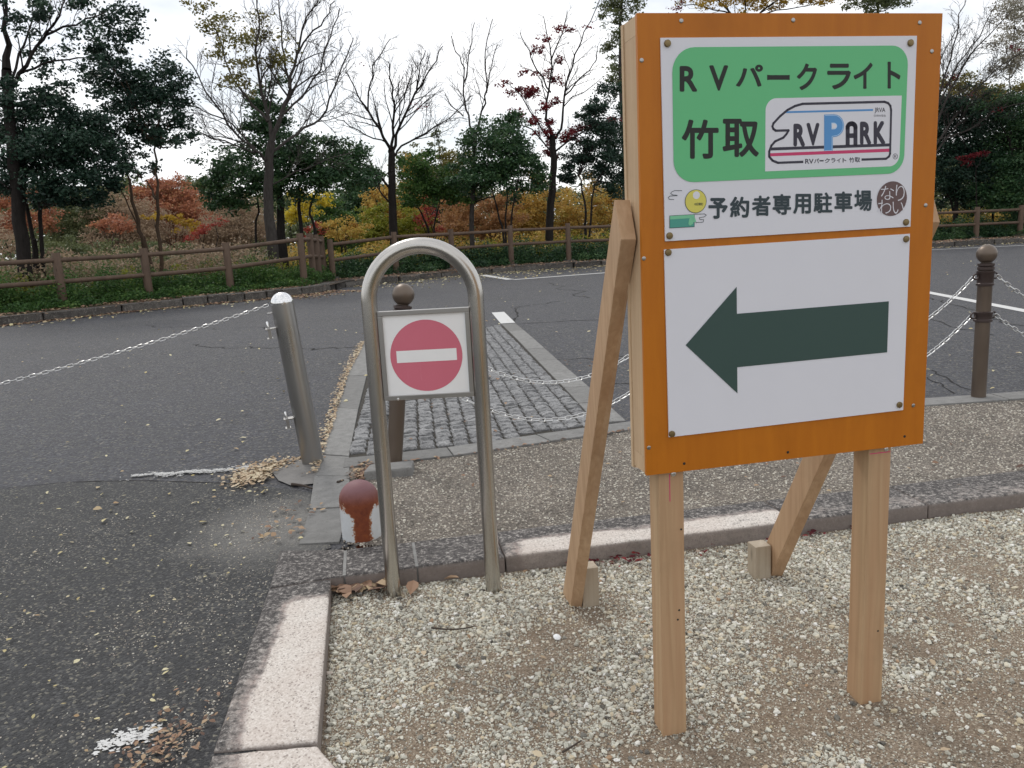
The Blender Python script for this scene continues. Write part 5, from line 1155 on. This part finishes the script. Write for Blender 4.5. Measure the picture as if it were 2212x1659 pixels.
under('ground_cover', [(p[0], p[1], random.uniform(.25, .5), random.uniform(.5, .9)) for p in along(FR[:5], 1.5, 1.3, .5)], MOSSG, .075, 2.0, .6)
under('ground_cover', [(p[0], p[1], .4, random.uniform(.3, .6)) for p in along(FL[6:], .4, .35, .5)], EVERL, .06, 2.3, .6)
for mat_, sz, hts, offs, st_ in ((TAN, .08, (.5, 1.3), (2.2, 8.0), .8), (GREENB, .08, (.5, 1.2), (2.0, 7.0), .8)):
    under('slope_scrub', [(p[0], p[1], random.uniform(.5, .9), random.uniform(*hts)) for o_ in np.arange(*offs, 1.1) for p in along([(-22, 3)] + FL[:7], o_, st_, .7)], mat_, sz, 1.1, .6)
for mat_, sz, hts, offs, st_ in ((OCHRE, .09, (.5, 1.2), (2.4, 8.0), .9), (MOSSG, .09, (.5, 1.1), (2.0, 7.0), 1.1), (EVER, .09, (.5, 1.0), (2.0, 6.0), 1.1)):
    under('slope_scrub', [(p[0], p[1], random.uniform(.5, .9), random.uniform(*hts)) for o_ in np.arange(*offs, 1.2) for p in along(FR, o_, st_, .7)], mat_, sz, 1.0, .6)
# ------------------------------------------------------------------ fallen leaves
LITT = m_leaf('fallen_leaf_pale', [(.26, .17, .10), (.42, .31, .20), (.55, .45, .32), (.60, .52, .36)], .15, .7)
LITB = m_leaf('fallen_leaf_brown', [(.10, .06, .045), (.20, .12, .08), (.32, .20, .13), (.42, .32, .2)], .1, .75)
LITY = m_leaf('fallen_leaf_yellow', [(.42, .34, .16), (.55, .48, .26), (.62, .57, .38), (.36, .24, .13)], .15, .7)
def litter(name, pts, size, mat, lift=.006):
    pts = np.asarray(pts, float); n = len(pts); th = rng.uniform(0, 6.283, n)
    L = np.stack([np.cos(th), np.sin(th), rng.normal(0, .18, n)], 1); N = np.stack([rng.normal(0, .3, n), rng.normal(0, .3, n), np.ones(n)], 1); S = np.cross(N, L); S /= np.linalg.norm(S, axis=1)[:, None]
    s = (size * rng.uniform(.55, 1.4, n))[:, None]; w = rng.uniform(.20, .34, n)[:, None]; up_ = np.array([0, 0, 1.0]); c = pts + up_ * (lift + .1 * s)
    cu = rng.uniform(.02, .22, n)[:, None] * s
    ring = [c - L * s * .5, c - L * s * .18 + S * s * w + up_ * cu, c + L * s * .2 + S * s * w * .9 + up_ * cu, c + L * s * .55 + up_ * cu * .6, c + L * s * .2 - S * s * w * .9 + up_ * cu, c - L * s * .18 - S * s * w + up_ * cu]
    v = np.stack(ring, 1).reshape(-1, 3); b = np.arange(n)[:, None] * 6
    f = np.concatenate([b + np.array([[0, 1, 5]]), b + np.array([[1, 2, 5]]), b + np.array([[2, 4, 5]]), b + np.array([[2, 3, 4]])])
    return put(name, npmesh(name, v, f, np.repeat(rng.random(n), 6)), None, mat, kind='stuff')
def scat(n, f):
    out = []
    while len(out) < n:
        q = f()
        if q is not None: out.append(q)
    return out
def near_line(line_, sig, off=0.0, z=ZA + .002):
    P = [np.array(p[:2], float) for p in line_]; L = [np.linalg.norm(b - a) for a, b in zip(P, P[1:])]; k = random.choices(range(len(L)), L)[0]; a, b = P[k], P[k + 1]; d = (b - a) / L[k]; n = np.array([-d[1], d[0]])
    q = a + (b - a) * random.random() + n * (off - abs(random.gauss(0, sig))); return (q[0], q[1], z)
litter('fallen_leaves', scat(2600, lambda: near_line(FKL[1:], .16)) + scat(700, lambda: near_line(FKL[5:], .6)), .06, LITB)
litter('fallen_leaves', scat(1500, lambda: near_line(FKR, .5)) + scat(900, lambda: near_line(FKR[:6], 1.6)) + scat(700, lambda: near_line(FKL[1:], .5)), .065, LITY)
litter('fallen_leaves', scat(5000, lambda: near_line(FKR, 1, 1.2, .222)) + scat(2600, lambda: near_line(FKL[1:], .45, .95, .222)), .07, LITB)
def on_asph():
    y = 3.2 + 19 * random.random() ** 1.5; x = random.uniform(-.62, .75) * y
    if y < 9.5 and x > -.75 - (y - 3) * .12 and x < 1.0: return None
    if x > 0 and y < 5.3: return None
    if y > 18 + x * .9: return None
    return (x, y, ZA + .002)
litter('fallen_leaves', scat(380, on_asph), .034, LITY)
def on_apron():
    y = 1.2 + 2.9 * random.random() ** 1.1; x = -.95 - 2.2 * random.random() ** 1.3
    if x > -1.0 + (2.8 - y) * .16: return None
    return (x, y, ZA + .006)
litter('fallen_leaves', scat(210, on_apron), .017, LITY)
litter('fallen_leaves', scat(1100, lambda: (lambda q: (q[0], q[1], ZA + .013))(near_line(LS[:1:-1], .035, .015)) if True else None) + scat(240, lambda: near_line([(-1.42, 4.1), (-1.42, 4.42), (-1.2, 4.62)], .05)) +
       scat(420, lambda: (random.gauss(-1.46, .055), random.gauss(4.19, .09), ZA + .012)) + scat(120, lambda: (random.gauss(-1.40, .05), random.gauss(4.42, .07), ZA + .012)), .026, LITT)
litter('fallen_leaves', scat(120, lambda: (random.gauss(-.83, .03), random.gauss(4.15, .08), ZA + .01)) + scat(60, lambda: (random.uniform(-.7, 1.2), 0, 0) if False else (lambda x: (x, fe_y(x) - random.uniform(0, .05), ZA + .01))(random.uniform(-.7, 1.3))) + scat(90, lambda: (random.uniform(-.8, 1.8), random.uniform(4.5, 7.5), ZA + .022) if True else None) + scat(40, lambda: (random.uniform(-1.15, -.9), random.uniform(3.2, 3.7), ZA + .012)) + scat(50, lambda: (random.uniform(-.3, 2.8), random.uniform(3.4, 4.4), ZA + .01)), .028, LITB)
litter('fallen_leaves', scat(46, lambda: (lambda s_: (*kp(s_, -abs(random.gauss(.01, .03))), .012))(abs(random.gauss(.09, .09)) + .01)), .055, LITB, .008)
litter('fallen_leaves', scat(70, lambda: (lambda s_: (*kp(s_, -.01 - abs(random.gauss(0, .05))), .008))(random.gauss(1.15, .14))) + scat(20, lambda: (lambda s_: (*kp(s_, -.01 - abs(random.gauss(0, .03))), .008))(random.gauss(1.85, .1))), .022, RED)
litter('fallen_leaves', scat(170, lambda: (random.gauss(-.93, .05), random.gauss(1.83, .1), ZA + .006)), .016, LITB)
litter('fallen_leaves', scat(34, lambda: (random.uniform(-.5, 1.6), random.uniform(1.55, 2.6), .008)), .022, LITT)
for (px, py, sz, mat, lab) in ((800, 1262, .10, LITB, 'curled brown leaf in the kerb corner, nearest the hoop leg'), (890, 1270, .085, LITB, 'purplish brown leaf just right of the left hoop leg'), (975, 1250, .065, LITB, 'pale pinkish leaf propped against the kerb between the hoop legs'), (668, 0, 0, None, '')):
    if not mat: continue
    q = gp(px, py, .02); m = MB(); ring = [(-.5, 0, 0), (-.25, .24, .12), (.1, .3, .2), (.5, .0, .05), (.1, -.26, .16), (-.25, -.22, .1)]
    m.add([(x * sz, y * sz, z * sz) for x, y, z in ring] + [(-.2 * sz, 0, .02 * sz), (.15 * sz, 0, .03 * sz)], [(0, 1, 6), (1, 2, 7, 6), (2, 3, 7), (3, 4, 7), (4, 5, 6, 7), (5, 0, 6)])
    me = m.mesh('fallen_leaf', True); a_ = me.attributes.new('tint', 'FLOAT', 'POINT'); a_.data.foreach_set('value', [random.random() * .8] * 8)
    o = put('fallen_leaf', me, None, mat, label=lab, cat='leaf', group='large curled leaves by the kerb'); o.location = q; o.rotation_euler = (random.uniform(-.3, .3), random.uniform(-.3, .3), random.uniform(0, 6))
TWIG = flat('twig_bark', (.055, .042, .034), .85, .3)
def twig(pxs, z, r, label):
    P = smoothp([gp(x, y, z + .004 + random.uniform(0, .006)) for x, y in pxs], 3); m = MB(); m.tube(P, [r * (1 - .5 * i / len(P)) for i in range(len(P))], 6); m.build('twig', TWIG, None, True, label=label, cat='twig', group='dry twigs on the ground')
twig([(932, 1356), (960, 1359), (1000, 1358), (1026, 1352)], .006, .0032, 'thin dark twig lying on the gravel below the hoop')
twig([(1215, 1625), (1240, 1610), (1255, 1600)], .006, .003, 'short pale twig near the bottom edge left of the front post')
twig([(630, 1046), (655, 1049), (674, 1055)], ZA + .006, .008, 'dark twig on the asphalt in front of the leaning steel bollard')
twig([(729, 1042), (742, 1037)], ZA + .01, .008, 'stubby dark twig on the concrete strip by the rusty bollard')
m = MB(); m.lathe([(.012, 0), (.0125, .003), (.010, .006), (.005, .0085), (.001, .009)], 16); o = m.build('snail_shell', PLATEW, None, True, label='small white snail shell lying on the gravel', cat='shell'); o.location = gp(1203, 1377, .008); o.rotation_euler = (.3, .2, 0)
